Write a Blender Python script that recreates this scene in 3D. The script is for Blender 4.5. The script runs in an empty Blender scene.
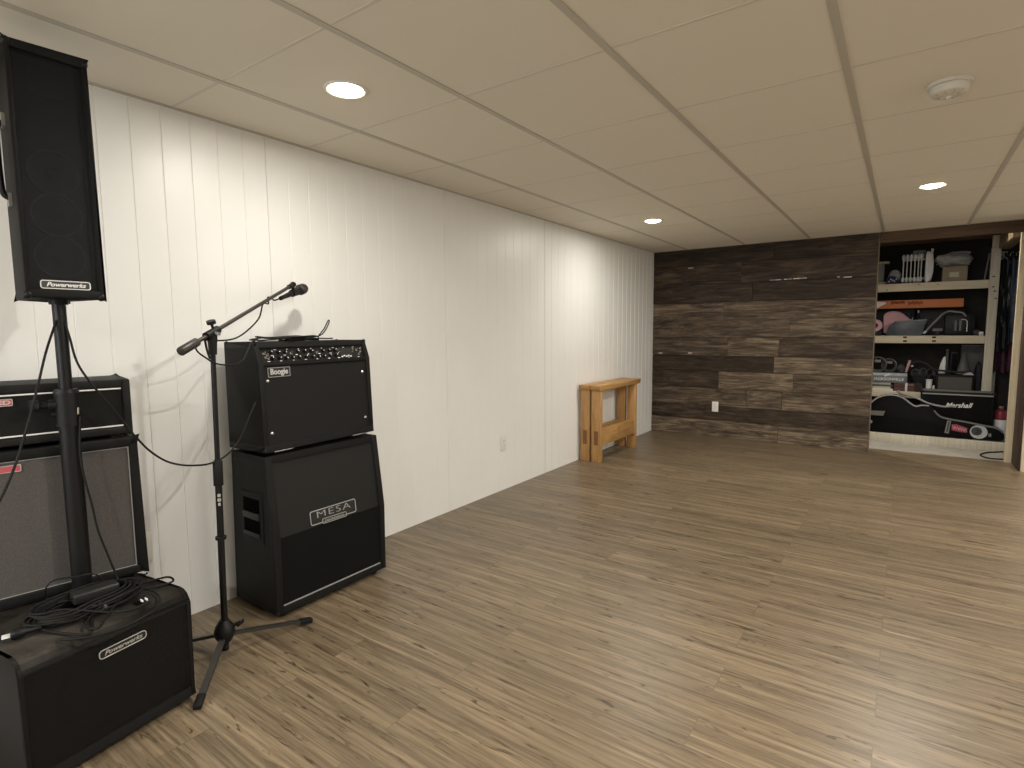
import bpy, bmesh, math, random
from mathutils import Vector, Matrix, noise
random.seed(7)
SC = bpy.context.scene
COL = SC.collection
PI = math.pi

# ------------------------------------------------------------------ camera
F, YAW, PIT, ROL = 553.204, math.radians(35.336), math.radians(5.456), math.radians(.444)
CAM = Vector((2.459, 0, 1.211))
_w = Vector((-math.sin(YAW)*math.cos(PIT), math.cos(YAW)*math.cos(PIT), -math.sin(PIT)))
_r0 = Vector((math.cos(YAW), math.sin(YAW), 0)); _d0 = _w.cross(_r0)
_r = math.cos(ROL)*_r0 + math.sin(ROL)*_d0; _d = -math.sin(ROL)*_r0 + math.cos(ROL)*_d0
cam = bpy.data.cameras.new('camera'); camo = bpy.data.objects.new('camera', cam); COL.objects.link(camo)
M = Matrix((( _r.x, -_d.x, -_w.x, CAM.x), (_r.y, -_d.y, -_w.y, CAM.y), (_r.z, -_d.z, -_w.z, CAM.z), (0, 0, 0, 1)))
camo.matrix_world = M
cam.sensor_width = 36; cam.lens = F/1024*36; cam.clip_start = .02
SC.camera = camo

def hit(u, v, ax, val):          # a point of the photo on a real plane (ax = 0 x, 1 y, 2 z)
    d = _w + _r*((u-512)/F) + _d*((v-384)/F)
    return CAM + d*((val-CAM[ax])/d[ax])
def onwall(u, v, x=0.0): return hit(u, v, 0, x)
def atY(u, v, y): return hit(u, v, 1, y)
def atZ(u, v, z=0.0): return hit(u, v, 2, z)

H = 2.117            # ceiling
BK = 6.387           # barn wood wall
TX0, TY0, TD = .396, 1.105, .617

# ------------------------------------------------------------------ materials
def nmat(name):
    m = bpy.data.materials.new(name); m.use_nodes = True
    nt = m.node_tree; b = nt.nodes['Principled BSDF']
    return m, nt, b
def N(nt, t, **kw):
    n = nt.nodes.new(t)
    for k, v in kw.items():
        if k in n.inputs: n.inputs[k].default_value = v
        else: setattr(n, k, v)
    return n
def L(nt, a, b): nt.links.new(a, b)
def mat(name, col, rough=.6, metal=0, bump=0, bscale=200, var=0, vscale=6, spec=None, stretch=(1, 1, 1), coat=0):
    m, nt, b = nmat(name)
    b.inputs['Base Color'].default_value = (*col, 1); b.inputs['Roughness'].default_value = rough
    b.inputs['Metallic'].default_value = metal
    if spec is not None: b.inputs['Specular IOR Level'].default_value = spec
    if coat: b.inputs['Coat Weight'].default_value = coat
    tc = N(nt, 'ShaderNodeTexCoord'); mp = N(nt, 'ShaderNodeMapping'); mp.inputs['Scale'].default_value = stretch
    L(nt, tc.outputs['Object'], mp.inputs[0])
    if var:
        n = N(nt, 'ShaderNodeTexNoise', Scale=vscale, Detail=6.0, Roughness=.6); L(nt, mp.outputs[0], n.inputs['Vector'])
        r = N(nt, 'ShaderNodeValToRGB'); e = r.color_ramp.elements
        e[0].position = .3; e[1].position = .7
        e[0].color = (*[c*(1-var) for c in col], 1); e[1].color = (*[min(1, c*(1+var)) for c in col], 1)
        L(nt, n.outputs[0], r.inputs[0]); L(nt, r.outputs[0], b.inputs['Base Color'])
    if bump:
        n = N(nt, 'ShaderNodeTexNoise', Scale=bscale, Detail=2.0); L(nt, mp.outputs[0], n.inputs['Vector'])
        bp = N(nt, 'ShaderNodeBump', Strength=bump, Distance=.002); L(nt, n.outputs[0], bp.inputs['Height']); L(nt, bp.outputs[0], b.inputs['Normal'])
    return m
def emat(name, col, s):
    m, nt, b = nmat(name)
    b.inputs['Base Color'].default_value = (*col, 1); b.inputs['Emission Color'].default_value = (*col, 1); b.inputs['Emission Strength'].default_value = s
    return m

def wood(name, c1, c2, axis, rough=.5, fine=60, knots=True):
    """wood with its grain along axis 0/1/2 (object coordinates)"""
    m, nt, b = nmat(name)
    tc = N(nt, 'ShaderNodeTexCoord'); mp = N(nt, 'ShaderNodeMapping')
    s = [fine, fine, fine]; s[axis] = fine*.06; mp.inputs['Scale'].default_value = s
    L(nt, tc.outputs['Object'], mp.inputs[0])
    n = N(nt, 'ShaderNodeTexNoise', Scale=1.0, Detail=5.0, Roughness=.6, Distortion=.4); L(nt, mp.outputs[0], n.inputs['Vector'])
    r = N(nt, 'ShaderNodeValToRGB'); e = r.color_ramp.elements
    e[0].position = .3; e[1].position = .7; e[0].color = (*c1, 1); e[1].color = (*c2, 1)
    L(nt, n.outputs[0], r.inputs[0]); out = r.outputs[0]
    if knots:
        n2 = N(nt, 'ShaderNodeTexNoise', Scale=11.0, Detail=2.0); L(nt, tc.outputs['Object'], n2.inputs['Vector'])
        r2 = N(nt, 'ShaderNodeValToRGB'); e = r2.color_ramp.elements
        e[0].position = .70; e[1].position = .76; e[0].color = (1, 1, 1, 1); e[1].color = (.4, .3, .25, 1)
        L(nt, n2.outputs[0], r2.inputs[0])
        mx = N(nt, 'ShaderNodeMix', data_type='RGBA', blend_type='MULTIPLY'); mx.inputs[0].default_value = 1
        L(nt, out, mx.inputs[6]); L(nt, r2.outputs[0], mx.inputs[7]); out = mx.outputs[2]
    L(nt, out, b.inputs['Base Color']); b.inputs['Roughness'].default_value = rough
    bp = N(nt, 'ShaderNodeBump', Strength=.25, Distance=.001); L(nt, n.outputs[0], bp.inputs['Height']); L(nt, bp.outputs[0], b.inputs['Normal'])
    return m

def floor_mat():
    m, nt, b = nmat('vinyl_plank')
    tc = N(nt, 'ShaderNodeTexCoord')
    br = N(nt, 'ShaderNodeTexBrick', offset=.37, offset_frequency=2, squash=1.0)
    br.inputs['Color1'].default_value = (0, 0, 0, 1); br.inputs['Color2'].default_value = (1, 1, 1, 1); br.inputs['Mortar'].default_value = (.5, .5, .5, 1)
    br.inputs['Scale'].default_value = 1; br.inputs['Mortar Size'].default_value = .0012; br.inputs['Mortar Smooth'].default_value = .3
    br.inputs['Brick Width'].default_value = 1.22; br.inputs['Row Height'].default_value = .152
    L(nt, tc.outputs['Object'], br.inputs['Vector'])
    sep = N(nt, 'ShaderNodeSeparateColor'); L(nt, br.outputs['Color'], sep.inputs[0]); rnd = sep.outputs[0]
    # every plank shows its own piece of grain
    cm = N(nt, 'ShaderNodeCombineXYZ'); mul = N(nt, 'ShaderNodeMath', operation='MULTIPLY'); mul.inputs[1].default_value = 37.0
    L(nt, rnd, mul.inputs[0]); L(nt, mul.outputs[0], cm.inputs[0]); L(nt, mul.outputs[0], cm.inputs[2])
    add = N(nt, 'ShaderNodeVectorMath', operation='ADD'); L(nt, tc.outputs['Object'], add.inputs[0]); L(nt, cm.outputs[0], add.inputs[1])
    def grain(sx, sy, detail, dist):
        mp = N(nt, 'ShaderNodeMapping'); mp.inputs['Scale'].default_value = (sx, sy, 1); L(nt, add.outputs[0], mp.inputs[0])
        n = N(nt, 'ShaderNodeTexNoise', Scale=1.0, Detail=detail, Roughness=.62, Distortion=dist); L(nt, mp.outputs[0], n.inputs['Vector'])
        return n.outputs[0]
    g1 = grain(.9, 30, 7.0, .5); g2 = grain(4, 110, 4.0, .2); g3 = grain(7.0, 44, 3.0, 1.0)
    r1 = N(nt, 'ShaderNodeValToRGB'); e = r1.color_ramp.elements
    e[0].position = .27; e[0].color = (.105, .077, .047, 1); e[1].position = .70; e[1].color = (.275, .213, .135, 1)
    k = e.new(.48); k.color = (.178, .135, .084, 1)
    L(nt, g1, r1.inputs[0])
    r2 = N(nt, 'ShaderNodeValToRGB'); e = r2.color_ramp.elements
    e[0].position = .34; e[0].color = (.62, .60, .57, 1); e[1].position = .62; e[1].color = (1.10, 1.10, 1.10, 1)
    L(nt, g2, r2.inputs[0])
    r3 = N(nt, 'ShaderNodeValToRGB'); e = r3.color_ramp.elements            # knots and dark streaks
    e[0].position = .59; e[0].color = (1, 1, 1, 1); e[1].position = .70; e[1].color = (.34, .29, .25, 1)
    L(nt, g3, r3.inputs[0])
    r4 = N(nt, 'ShaderNodeValToRGB'); e = r4.color_ramp.elements
    e[0].position = 0; e[0].color = (.93, .93, .94, 1); e[1].position = 1; e[1].color = (1.06, 1.05, 1.04, 1)
    L(nt, rnd, r4.inputs[0])
    out = r1.outputs[0]
    for o in (r2, r3, r4):
        mx = N(nt, 'ShaderNodeMix', data_type='RGBA', blend_type='MULTIPLY'); mx.inputs[0].default_value = 1
        L(nt, out, mx.inputs[6]); L(nt, o.outputs[0], mx.inputs[7]); out = mx.outputs[2]
    mx = N(nt, 'ShaderNodeMix', data_type='RGBA', blend_type='MIX'); L(nt, br.outputs['Fac'], mx.inputs[0])
    L(nt, out, mx.inputs[6]); mx.inputs[7].default_value = (.11, .085, .056, 1)
    L(nt, mx.outputs[2], b.inputs['Base Color'])
    b.inputs['Roughness'].default_value = .38; b.inputs['Specular IOR Level'].default_value = .45
    bp = N(nt, 'ShaderNodeBump', Strength=.15, Distance=.001); L(nt, g2, bp.inputs['Height']); L(nt, bp.outputs[0], b.inputs['Normal'])
    return m

def barn_mat():
    m, nt, b = nmat('weathered_barn_board')
    at = N(nt, 'ShaderNodeAttribute', attribute_name='tone')
    sep = N(nt, 'ShaderNodeSeparateColor'); L(nt, at.outputs['Color'], sep.inputs[0])
    tone, seed = sep.outputs[0], sep.outputs[1]
    tc = N(nt, 'ShaderNodeTexCoord'); cm = N(nt, 'ShaderNodeCombineXYZ'); mul = N(nt, 'ShaderNodeMath', operation='MULTIPLY'); mul.inputs[1].default_value = 51.0
    L(nt, seed, mul.inputs[0]); L(nt, mul.outputs[0], cm.inputs[0]); L(nt, mul.outputs[0], cm.inputs[1])
    add = N(nt, 'ShaderNodeVectorMath', operation='ADD'); L(nt, tc.outputs['Object'], add.inputs[0]); L(nt, cm.outputs[0], add.inputs[1])
    def grain(sx, sz, d, dist):
        mp = N(nt, 'ShaderNodeMapping'); mp.inputs['Scale'].default_value = (sx, sx, sz); L(nt, add.outputs[0], mp.inputs[0])
        n = N(nt, 'ShaderNodeTexNoise', Scale=1.0, Detail=d, Roughness=.65, Distortion=dist); L(nt, mp.outputs[0], n.inputs['Vector']); return n.outputs[0]
    g1 = grain(2.2, 17, 9.0, 1.4); g2 = grain(5, 80, 4.0, .6); g3 = grain(2.2, 7, 4.0, 1.2)
    dark = N(nt, 'ShaderNodeValToRGB'); e = dark.color_ramp.elements
    e[0].position = .34; e[0].color = (.0085, .0050, .0024, 1); e[1].position = .68; e[1].color = (.092, .056, .029, 1)
    k = e.new(.52); k.color = (.040, .0235, .0120, 1)
    grey = N(nt, 'ShaderNodeValToRGB'); e = grey.color_ramp.elements
    e[0].position = .34; e[0].color = (.046, .033, .022, 1); e[1].position = .68; e[1].color = (.290, .228, .160, 1)
    k = e.new(.5); k.color = (.142, .106, .070, 1)
    L(nt, g1, dark.inputs[0]); L(nt, g1, grey.inputs[0])
    # silver patches break up within a board
    s1 = N(nt, 'ShaderNodeMath', operation='SUBTRACT'); s1.inputs[1].default_value = .5; L(nt, g3, s1.inputs[0])
    s2 = N(nt, 'ShaderNodeMath', operation='MULTIPLY_ADD'); s2.inputs[1].default_value = 1.3; L(nt, s1.outputs[0], s2.inputs[0]); L(nt, tone, s2.inputs[2]); s2.use_clamp = True
    mx = N(nt, 'ShaderNodeMix', data_type='RGBA'); L(nt, s2.outputs[0], mx.inputs[0]); L(nt, dark.outputs[0], mx.inputs[6]); L(nt, grey.outputs[0], mx.inputs[7])
    r2 = N(nt, 'ShaderNodeValToRGB'); e = r2.color_ramp.elements
    e[0].position = .36; e[0].color = (.50, .47, .44, 1); e[1].position = .58; e[1].color = (1.08, 1.08, 1.08, 1); L(nt, g2, r2.inputs[0])
    m2 = N(nt, 'ShaderNodeMix', data_type='RGBA', blend_type='MULTIPLY'); m2.inputs[0].default_value = 1
    L(nt, mx.outputs[2], m2.inputs[6]); L(nt, r2.outputs[0], m2.inputs[7])
    tr = N(nt, 'ShaderNodeMapRange'); tr.inputs[1].default_value = 0; tr.inputs[2].default_value = .8; tr.inputs[3].default_value = .72; tr.inputs[4].default_value = 1.12; L(nt, tone, tr.inputs[0])
    m3 = N(nt, 'ShaderNodeMix', data_type='RGBA', blend_type='MULTIPLY'); m3.inputs[0].default_value = 1
    L(nt, m2.outputs[2], m3.inputs[6]); L(nt, tr.outputs[0], m3.inputs[7])
    L(nt, m3.outputs[2], b.inputs['Base Color']); b.inputs['Roughness'].default_value = .62; b.inputs['Specular IOR Level'].default_value = .3
    bp = N(nt, 'ShaderNodeBump', Strength=.5, Distance=.003); L(nt, g1, bp.inputs['Height']); L(nt, bp.outputs[0], b.inputs['Normal'])
    return m

def weave_mat(name, c1, c2, sc=520):
    m, nt, b = nmat(name)
    tc = N(nt, 'ShaderNodeTexCoord')
    mp = N(nt, 'ShaderNodeMapping'); mp.inputs['Scale'].default_value = (1, 1, 1.6); L(nt, tc.outputs['Object'], mp.inputs[0])
    v = N(nt, 'ShaderNodeTexVoronoi', Scale=sc*.3); L(nt, mp.outputs[0], v.inputs['Vector'])
    r = N(nt, 'ShaderNodeValToRGB'); e = r.color_ramp.elements
    e[0].position = .2; e[0].color = (*c2, 1); e[1].position = .75; e[1].color = (*c1, 1)
    L(nt, v.outputs['Distance'], r.inputs[0]); L(nt, r.outputs[0], b.inputs['Base Color']); b.inputs['Roughness'].default_value = .85
    bp = N(nt, 'ShaderNodeBump', Strength=.3, Distance=.001); L(nt, v.outputs['Distance'], bp.inputs['Height']); L(nt, bp.outputs[0], b.inputs['Normal'])
    return m

def mesh_grille_mat(name, col, open_=.4, sc=260):
    """finely perforated steel: this share of it is hole"""
    m, nt, b = nmat(name)
    b.inputs['Base Color'].default_value = (*col, 1); b.inputs['Roughness'].default_value = .55; b.inputs['Metallic'].default_value = .1; b.inputs['Specular IOR Level'].default_value = .3
    tr = N(nt, 'ShaderNodeBsdfTransparent'); mx = N(nt, 'ShaderNodeMixShader')
    mx.inputs[0].default_value = open_; L(nt, b.outputs[0], mx.inputs[1]); L(nt, tr.outputs[0], mx.inputs[2])
    L(nt, mx.outputs[0], nt.nodes['Material Output'].inputs['Surface'])
    return m

def clear_plastic(name):
    m, nt, b = nmat(name)
    b.inputs['Base Color'].default_value = (.62, .62, .6, 1); b.inputs['Roughness'].default_value = .25
    b.inputs['Transmission Weight'].default_value = .35
    return m

white_paint = mat('white_wall_paint', (.80, .80, .775), .38, bump=.08, bscale=90, var=.015, vscale=3)
tile_m = mat('ceiling_tile', (.76, .71, .61), .9, bump=.25, bscale=260)
grid_m = mat('ceiling_grid_metal', (.50, .465, .395), .5)
tee_m = mat('cross_tee_metal', (.62, .58, .50), .5)
detector_m = mat('aged_white_plastic', (.62, .59, .52), .45)
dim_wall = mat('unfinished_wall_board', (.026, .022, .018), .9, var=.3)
concrete = mat('concrete_slab', (.36, .335, .29), .85, bump=.3, bscale=60, var=.12, vscale=9)
floor_m = floor_mat(); barn_m = barn_mat()
tolex = mat('black_tolex', (.006, .006, .0057), .58, bump=.5, bscale=420, spec=.22)
tolex_soft = mat('grey_black_tolex', (.0085, .0085, .0082), .58, bump=.4, bscale=420, spec=.22)
carpet_black = mat('black_textured_coat', (.006, .006, .0064), .62, bump=.6, bscale=300, var=.15, vscale=14, spec=.2)
def dusty_mat():
    # dust lies on the faces that look up
    m = mat('dusty_black_coat', (.006, .006, .006), .6, bump=.5, bscale=260, spec=.2); nt = m.node_tree; b = nt.nodes['Principled BSDF']
    ge = N(nt, 'ShaderNodeNewGeometry'); sp = N(nt, 'ShaderNodeSeparateXYZ'); L(nt, ge.outputs['True Normal'], sp.inputs[0])
    mr = N(nt, 'ShaderNodeMapRange'); mr.inputs[1].default_value = .25; mr.inputs[2].default_value = .95; L(nt, sp.outputs[2], mr.inputs[0])
    tc = N(nt, 'ShaderNodeTexCoord'); n = N(nt, 'ShaderNodeTexNoise', Scale=8.0, Detail=6.0, Roughness=.65); L(nt, tc.outputs['Object'], n.inputs['Vector'])
    r = N(nt, 'ShaderNodeValToRGB'); e = r.color_ramp.elements
    e[0].position = .35; e[0].color = (.016, .014, .012, 1); e[1].position = .72; e[1].color = (.095, .082, .068, 1); L(nt, n.outputs[0], r.inputs[0])
    mx = N(nt, 'ShaderNodeMix', data_type='RGBA'); L(nt, mr.outputs[0], mx.inputs[0]); mx.inputs[6].default_value = (.006, .006, .006, 1); L(nt, r.outputs[0], mx.inputs[7]); L(nt, mx.outputs[2], b.inputs['Base Color'])
    return m
dusty_black = dusty_mat()
black_plastic = mat('black_plastic', (.0075, .0075, .008), .45, spec=.25)
rubber = mat('black_rubber', (.006, .006, .006), .6, spec=.25)
black_metal = mat('black_painted_steel', (.006, .006, .0068), .38, metal=.05, spec=.3)
grey_grip = mat('worn_grey_black_steel', (.040, .037, .033), .42, metal=.3)
chrome = mat('chrome', (.75, .75, .74), .18, metal=1)
steel = mat('brushed_steel', (.5, .5, .49), .35, metal=1)
piping_m = mat('white_piping', (.80, .80, .78), .4)
grey_piping = mat('grey_piping', (.30, .30, .29), .45)
grille_black = mat('black_grille_cloth', (.0042, .0042, .0041), .8, spec=.15, bump=.5, bscale=500)
grille_slant_lit = mat('lit_slant_grille_cloth', (.011, .011, .0103), .6, spec=.25, bump=.4, bscale=500)  # same cloth painted lighter, for light catching the slanted half
cab_cloth = weave_mat('grey_woven_grille_cloth', (.088, .079, .074), (.056, .050, .047), 900)
head_cloth = mat('dark_head_cloth', (.008, .0083, .0078), .75, spec=.2, bump=.4, bscale=500)
perf = mesh_grille_mat('perforated_black_steel', (.006, .0065, .008), .46)
perf_sub = mesh_grille_mat('perforated_sub_steel', (.006, .006, .006), .28)
cone_m = mat('speaker_cone_paper', (.016, .019, .028), .6)
hole_shade_m = mat('painted_hole_shade', (.0012, .0012, .0012), .9, spec=.05)
surround_m = mat('grey_cone_surround', (.085, .095, .125), .5)
badge_black = mat('badge_black', (.008, .008, .009), .3)
badge_silver = mat('badge_silver', (.62, .62, .60), .32, metal=.7)
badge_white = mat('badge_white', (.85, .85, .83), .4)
badge_grey = mat('badge_pewter', (.36, .36, .34), .42, metal=.2)
red_badge = mat('red_badge', (.45, .09, .11), .4)
white_plastic = mat('white_plastic', (.78, .76, .70), .35)
outlet_m = mat('outlet_ivory', (.72, .71, .66), .35)
slot_m = mat('socket_slot', (.02, .02, .02), .6)
pine_v = wood('orange_pine_upright', (.34, .170, .050), (.54, .315, .120), 2, .42, 70)
pine_h = wood('orange_pine_lengthwise', (.31, .155, .045), (.52, .305, .115), 1, .42, 70)
pine_end = mat('pine_end_grain', (.20, .085, .03), .6, var=.25, vscale=60)
stud_v = wood('pale_stud_upright', (.50, .42, .28), (.66, .57, .40), 2, .65, 50)
stud_x = wood('pale_stud_lengthwise', (.56, .49, .35), (.74, .66, .50), 0, .65, 50)
post_v = wood('grey_pine_post', (.46, .42, .33), (.62, .57, .46), 2, .7, 50)
jamb_dark = wood('dark_barn_edge', (.016, .008, .005), (.060, .031, .018), 2, .7, 45, False)
joist_m = wood('brown_joist', (.050, .028, .015), (.12, .070, .038), 0, .8, 40, False)
joist_y = wood('brown_plate', (.15, .105, .060), (.26, .19, .115), 1, .8, 40, False)
lens_m = emat('led_lens', (1, .86, .60), 14)

# ------------------------------------------------------------------ mesh helpers
class MB:
    def __init__(s): s.bm = bmesh.new()
    def box(s, lo, hi, mtx=None):
        lo, hi = Vector(lo), Vector(hi)
        m = Matrix.Translation((lo+hi)/2) @ Matrix.Diagonal((*(abs(a) for a in (hi-lo)), 1))
        if mtx: m = mtx @ m
        r = bmesh.ops.create_cube(s.bm, size=1, matrix=m); return r['verts']
    def beam(s, a, b, w, t, up=(0, 0, 1)):
        """rectangular bar from a to b, w wide (sideways) and t thick (along up)"""
        a, b = Vector(a), Vector(b); z = (b-a); l = z.length; z.normalize(); x = Vector(up).cross(z)
        if x.length < 1e-4: x = Vector((1, 0, 0)).cross(z)
        x.normalize(); y = z.cross(x)
        R = Matrix((x, y, z)).transposed().to_4x4(); R.translation = (a+b)/2
        bmesh.ops.create_cube(s.bm, size=1, matrix=R @ Matrix.Diagonal((w, t, l, 1)))
    def cyl(s, a, b, r, r2=None, n=24, caps=True):
        a, b = Vector(a), Vector(b); z = (b-a)
        q = z.to_track_quat('Z', 'Y').to_matrix().to_4x4(); q.translation = (a+b)/2
        bmesh.ops.create_cone(s.bm, cap_ends=caps, segments=n, radius1=r, radius2=r if r2 is None else r2, depth=z.length, matrix=q)
    def ball(s, c, r, sc=(1, 1, 1), n=20, mtx=None):
        m = Matrix.Translation(c) @ Matrix.Diagonal((*sc, 1))
        if mtx: m = mtx @ m
        bmesh.ops.create_uvsphere(s.bm, u_segments=n, v_segments=max(8, n//2), radius=r, matrix=m)
    def lathe(s, prof, o, ax, n=32):
        """profile [(radius, along)] turned about axis ax through o"""
        q = Vector(ax).to_track_quat('Z', 'Y').to_matrix(); o = Vector(o); rings = []
        for r, h in prof:
            rings.append([s.bm.verts.new(o + q @ Vector((r*math.cos(2*PI*i/n), r*math.sin(2*PI*i/n), h))) for i in range(n)])
        for A, B in zip(rings, rings[1:]):
            for i in range(n):
                j = (i+1) % n; s.bm.faces.new((A[i], A[j], B[j], B[i]))
        for R_, rev in ((rings[0], True), (rings[-1], False)):
            s.bm.faces.new(R_[::-1] if rev else R_)
    def torus(s, c, ax, R, r, n=40, k=8, sc=(1, 1)):
        q = Vector(ax).to_track_quat('Z', 'Y').to_matrix(); c = Vector(c); rs = []
        for i in range(n):
            a = 2*PI*i/n; e = Vector((math.cos(a)*sc[0], math.sin(a)*sc[1], 0)); row = []
            for j in range(k):
                t = 2*PI*j/k; row.append(s.bm.verts.new(c + q @ (e*R + e*(r*math.cos(t)) + Vector((0, 0, r*math.sin(t))))))
            rs.append(row)
        for i in range(n):
            for j in range(k):
                A, B = rs[i], rs[(i+1) % n]; s.bm.faces.new((A[j], B[j], B[(j+1) % k], A[(j+1) % k]))
    def prism(s, poly, d, o=(0, 0, 0)):
        """closed polygon of 3D points swept by vector d"""
        o = Vector(o); d = Vector(d)
        a = [s.bm.verts.new(o+Vector(p)) for p in poly]; b = [s.bm.verts.new(o+Vector(p)+d) for p in poly]
        s.bm.faces.new(a[::-1]); s.bm.faces.new(b); n = len(a)
        for i in range(n):
            j = (i+1) % n; s.bm.faces.new((a[i], a[j], b[j], b[i]))
        bmesh.ops.recalc_face_normals(s.bm, faces=s.bm.faces[:])
    def tube(s, pts, r, k=8, smooth=6, closed=False):
        pts = [Vector(p) for p in pts]
        if smooth and len(pts) > 2: pts = catmull(pts, smooth, closed)
        n = len(pts); rows = []; up = None
        for i, p in enumerate(pts):
            a = pts[i-1] if (i or closed) else p; b = pts[(i+1) % n] if (i < n-1 or closed) else p
            t = (b-a)
            if t.length < 1e-9: t = Vector((0, 0, 1))
            t.normalize()
            if up is None: up = t.orthogonal().normalized()
            up = (up - t*up.dot(t))
            if up.length < 1e-6: up = t.orthogonal()
            up.normalize(); sd = t.cross(up)
            rr = r[min(i, len(r)-1)] if isinstance(r, (list, tuple)) else r
            rows.append([s.bm.verts.new(p + up*(rr*math.cos(2*PI*j/k)) + sd*(rr*math.sin(2*PI*j/k))) for j in range(k)])
        for A, B in (zip(rows, rows[1:]+rows[:1]) if closed else zip(rows, rows[1:])):
            for j in range(k): s.bm.faces.new((A[j], A[(j+1) % k], B[(j+1) % k], B[j]))
        if not closed: s.bm.faces.new(rows[0][::-1]); s.bm.faces.new(rows[-1])
    def bevel(s, w, seg=2, ang=35):
        bmesh.ops.remove_doubles(s.bm, verts=s.bm.verts[:], dist=1e-5)
        es = [e for e in s.bm.edges if len(e.link_faces) == 2 and e.calc_face_angle(0) > math.radians(ang)]
        bmesh.ops.bevel(s.bm, geom=es, offset=w, segments=seg, profile=.5, affect='EDGES', clamp_overlap=True)
        return s
    def xf(s, m): bmesh.ops.transform(s.bm, matrix=m, verts=s.bm.verts[:]); return s
    def build(s, name, m, parent=None, smooth=35):
        bmesh.ops.recalc_face_normals(s.bm, faces=s.bm.faces[:])
        me = bpy.data.meshes.new(name); s.bm.to_mesh(me); s.bm.free()
        me.materials.append(m)
        if smooth:
            for p in me.polygons: p.use_smooth = True
            me.set_sharp_from_angle(angle=math.radians(smooth))
        o = bpy.data.objects.new(name, me); COL.objects.link(o)
        if parent: o.parent = parent
        return o
def catmull(P, k, closed=False):
    out = []; n = len(P)
    for i in range(n if closed else n-1):
        if closed: a, b, c, d = P[i-1], P[i], P[(i+1) % n], P[(i+2) % n]
        else: a, b, c, d = P[max(i-1, 0)], P[i], P[i+1], P[min(i+2, n-1)]
        for j in range(k):
            t = j/k
            out.append(.5*((2*b) + (c-a)*t + (2*a-5*b+4*c-d)*t*t + (3*b-a-3*c+d)*t**3))
    if not closed: out.append(P[-1])
    return out
def one(fn, *a, **k):
    m = MB(); getattr(m, fn)(*a, **k); return m
def bx(lo, hi, bev=0, seg=2):
    m = one('box', lo, hi)
    if bev: m.bevel(bev, seg)
    return m
def tag(o, label, cat, group=None, kind=None):
    o['label'] = label; o['category'] = cat
    if group: o['group'] = group
    if kind: o['kind'] = kind
    return o
def thing(name, label, cat, loc=(0, 0, 0), rz=0, group=None):
    o = bpy.data.objects.new(name, None); o.empty_display_size = .05; COL.objects.link(o)
    o.location = loc; o.rotation_euler = (0, 0, rz)
    return tag(o, label, cat, group)
def struct(o, label, cat):
    return tag(o, label, cat, kind='structure')
def local(o):           # world -> the thing's own frame
    return (Matrix.Translation(o.location) @ Matrix.Rotation(o.rotation_euler.z, 4, 'Z')).inverted()
def text_mb(txt, size, mtx, depth=.0008, shear=0, bold=0, spacing=1.0, sx=1.0):
    """lettering as a solid mesh; mtx places its own x (reading) / y (up) / z (outward)"""
    cu = bpy.data.curves.new('lettering', 'FONT'); cu.body = txt; cu.size = size; cu.extrude = depth; cu.shear = shear; cu.offset = bold
    cu.space_character = spacing; cu.align_x = 'CENTER'; cu.align_y = 'CENTER'; cu.resolution_u = 4
    ob = bpy.data.objects.new('lettering', cu); COL.objects.link(ob)
    bpy.context.view_layer.update()
    me = bpy.data.meshes.new_from_object(ob.evaluated_get(bpy.context.evaluated_depsgraph_get()))
    bpy.data.objects.remove(ob); bpy.data.curves.remove(cu)
    m = MB(); m.bm.from_mesh(me); bpy.data.meshes.remove(me)
    m.xf(mtx @ Matrix.Diagonal((sx, 1, 1, 1))); return m
def frame3(o, x, y):    # matrix with origin o, x axis, y axis
    x = Vector(x).normalized(); z = x.cross(Vector(y)).normalized(); y = z.cross(x)
    m = Matrix((x, y, z)).transposed().to_4x4(); m.translation = o; return m
FX = lambda o: frame3(o, (0, 1, 0), (0, 0, 1))        # a face that looks along +x
FY = lambda o: frame3(o, (1, 0, 0), (0, 0, 1))        # a face that looks along -y
def rrect(w, h, r, n=5):
    pts = []
    for cx, cy, a0 in ((w/2-r, h/2-r, 0), (-w/2+r, h/2-r, PI/2), (-w/2+r, -h/2+r, PI), (w/2-r, -h/2+r, 1.5*PI)):
        for i in range(n+1):
            a = a0+PI/2*i/n; pts.append((cx+r*math.cos(a), cy+r*math.sin(a), 0))
    return pts
def plate(w, h, r, d, mtx):
    m = one('prism', rrect(w, h, r), (0, 0, d)); m.xf(mtx); return m
def ring_outline(w, h, r, t, mtx):
    m = one('tube', rrect(w, h, r), t, 6, 0, True); m.xf(mtx); return m

# ------------------------------------------------------------------ the room
XR, YF = 5.6, -2.4        # far sides of the room behind and beside the camera
f = bx((-.05, YF, -.06), (XR, 6.60, 0)).build('floor', floor_m); struct(f, 'tan wood-look vinyl plank floor', 'floor')

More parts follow.
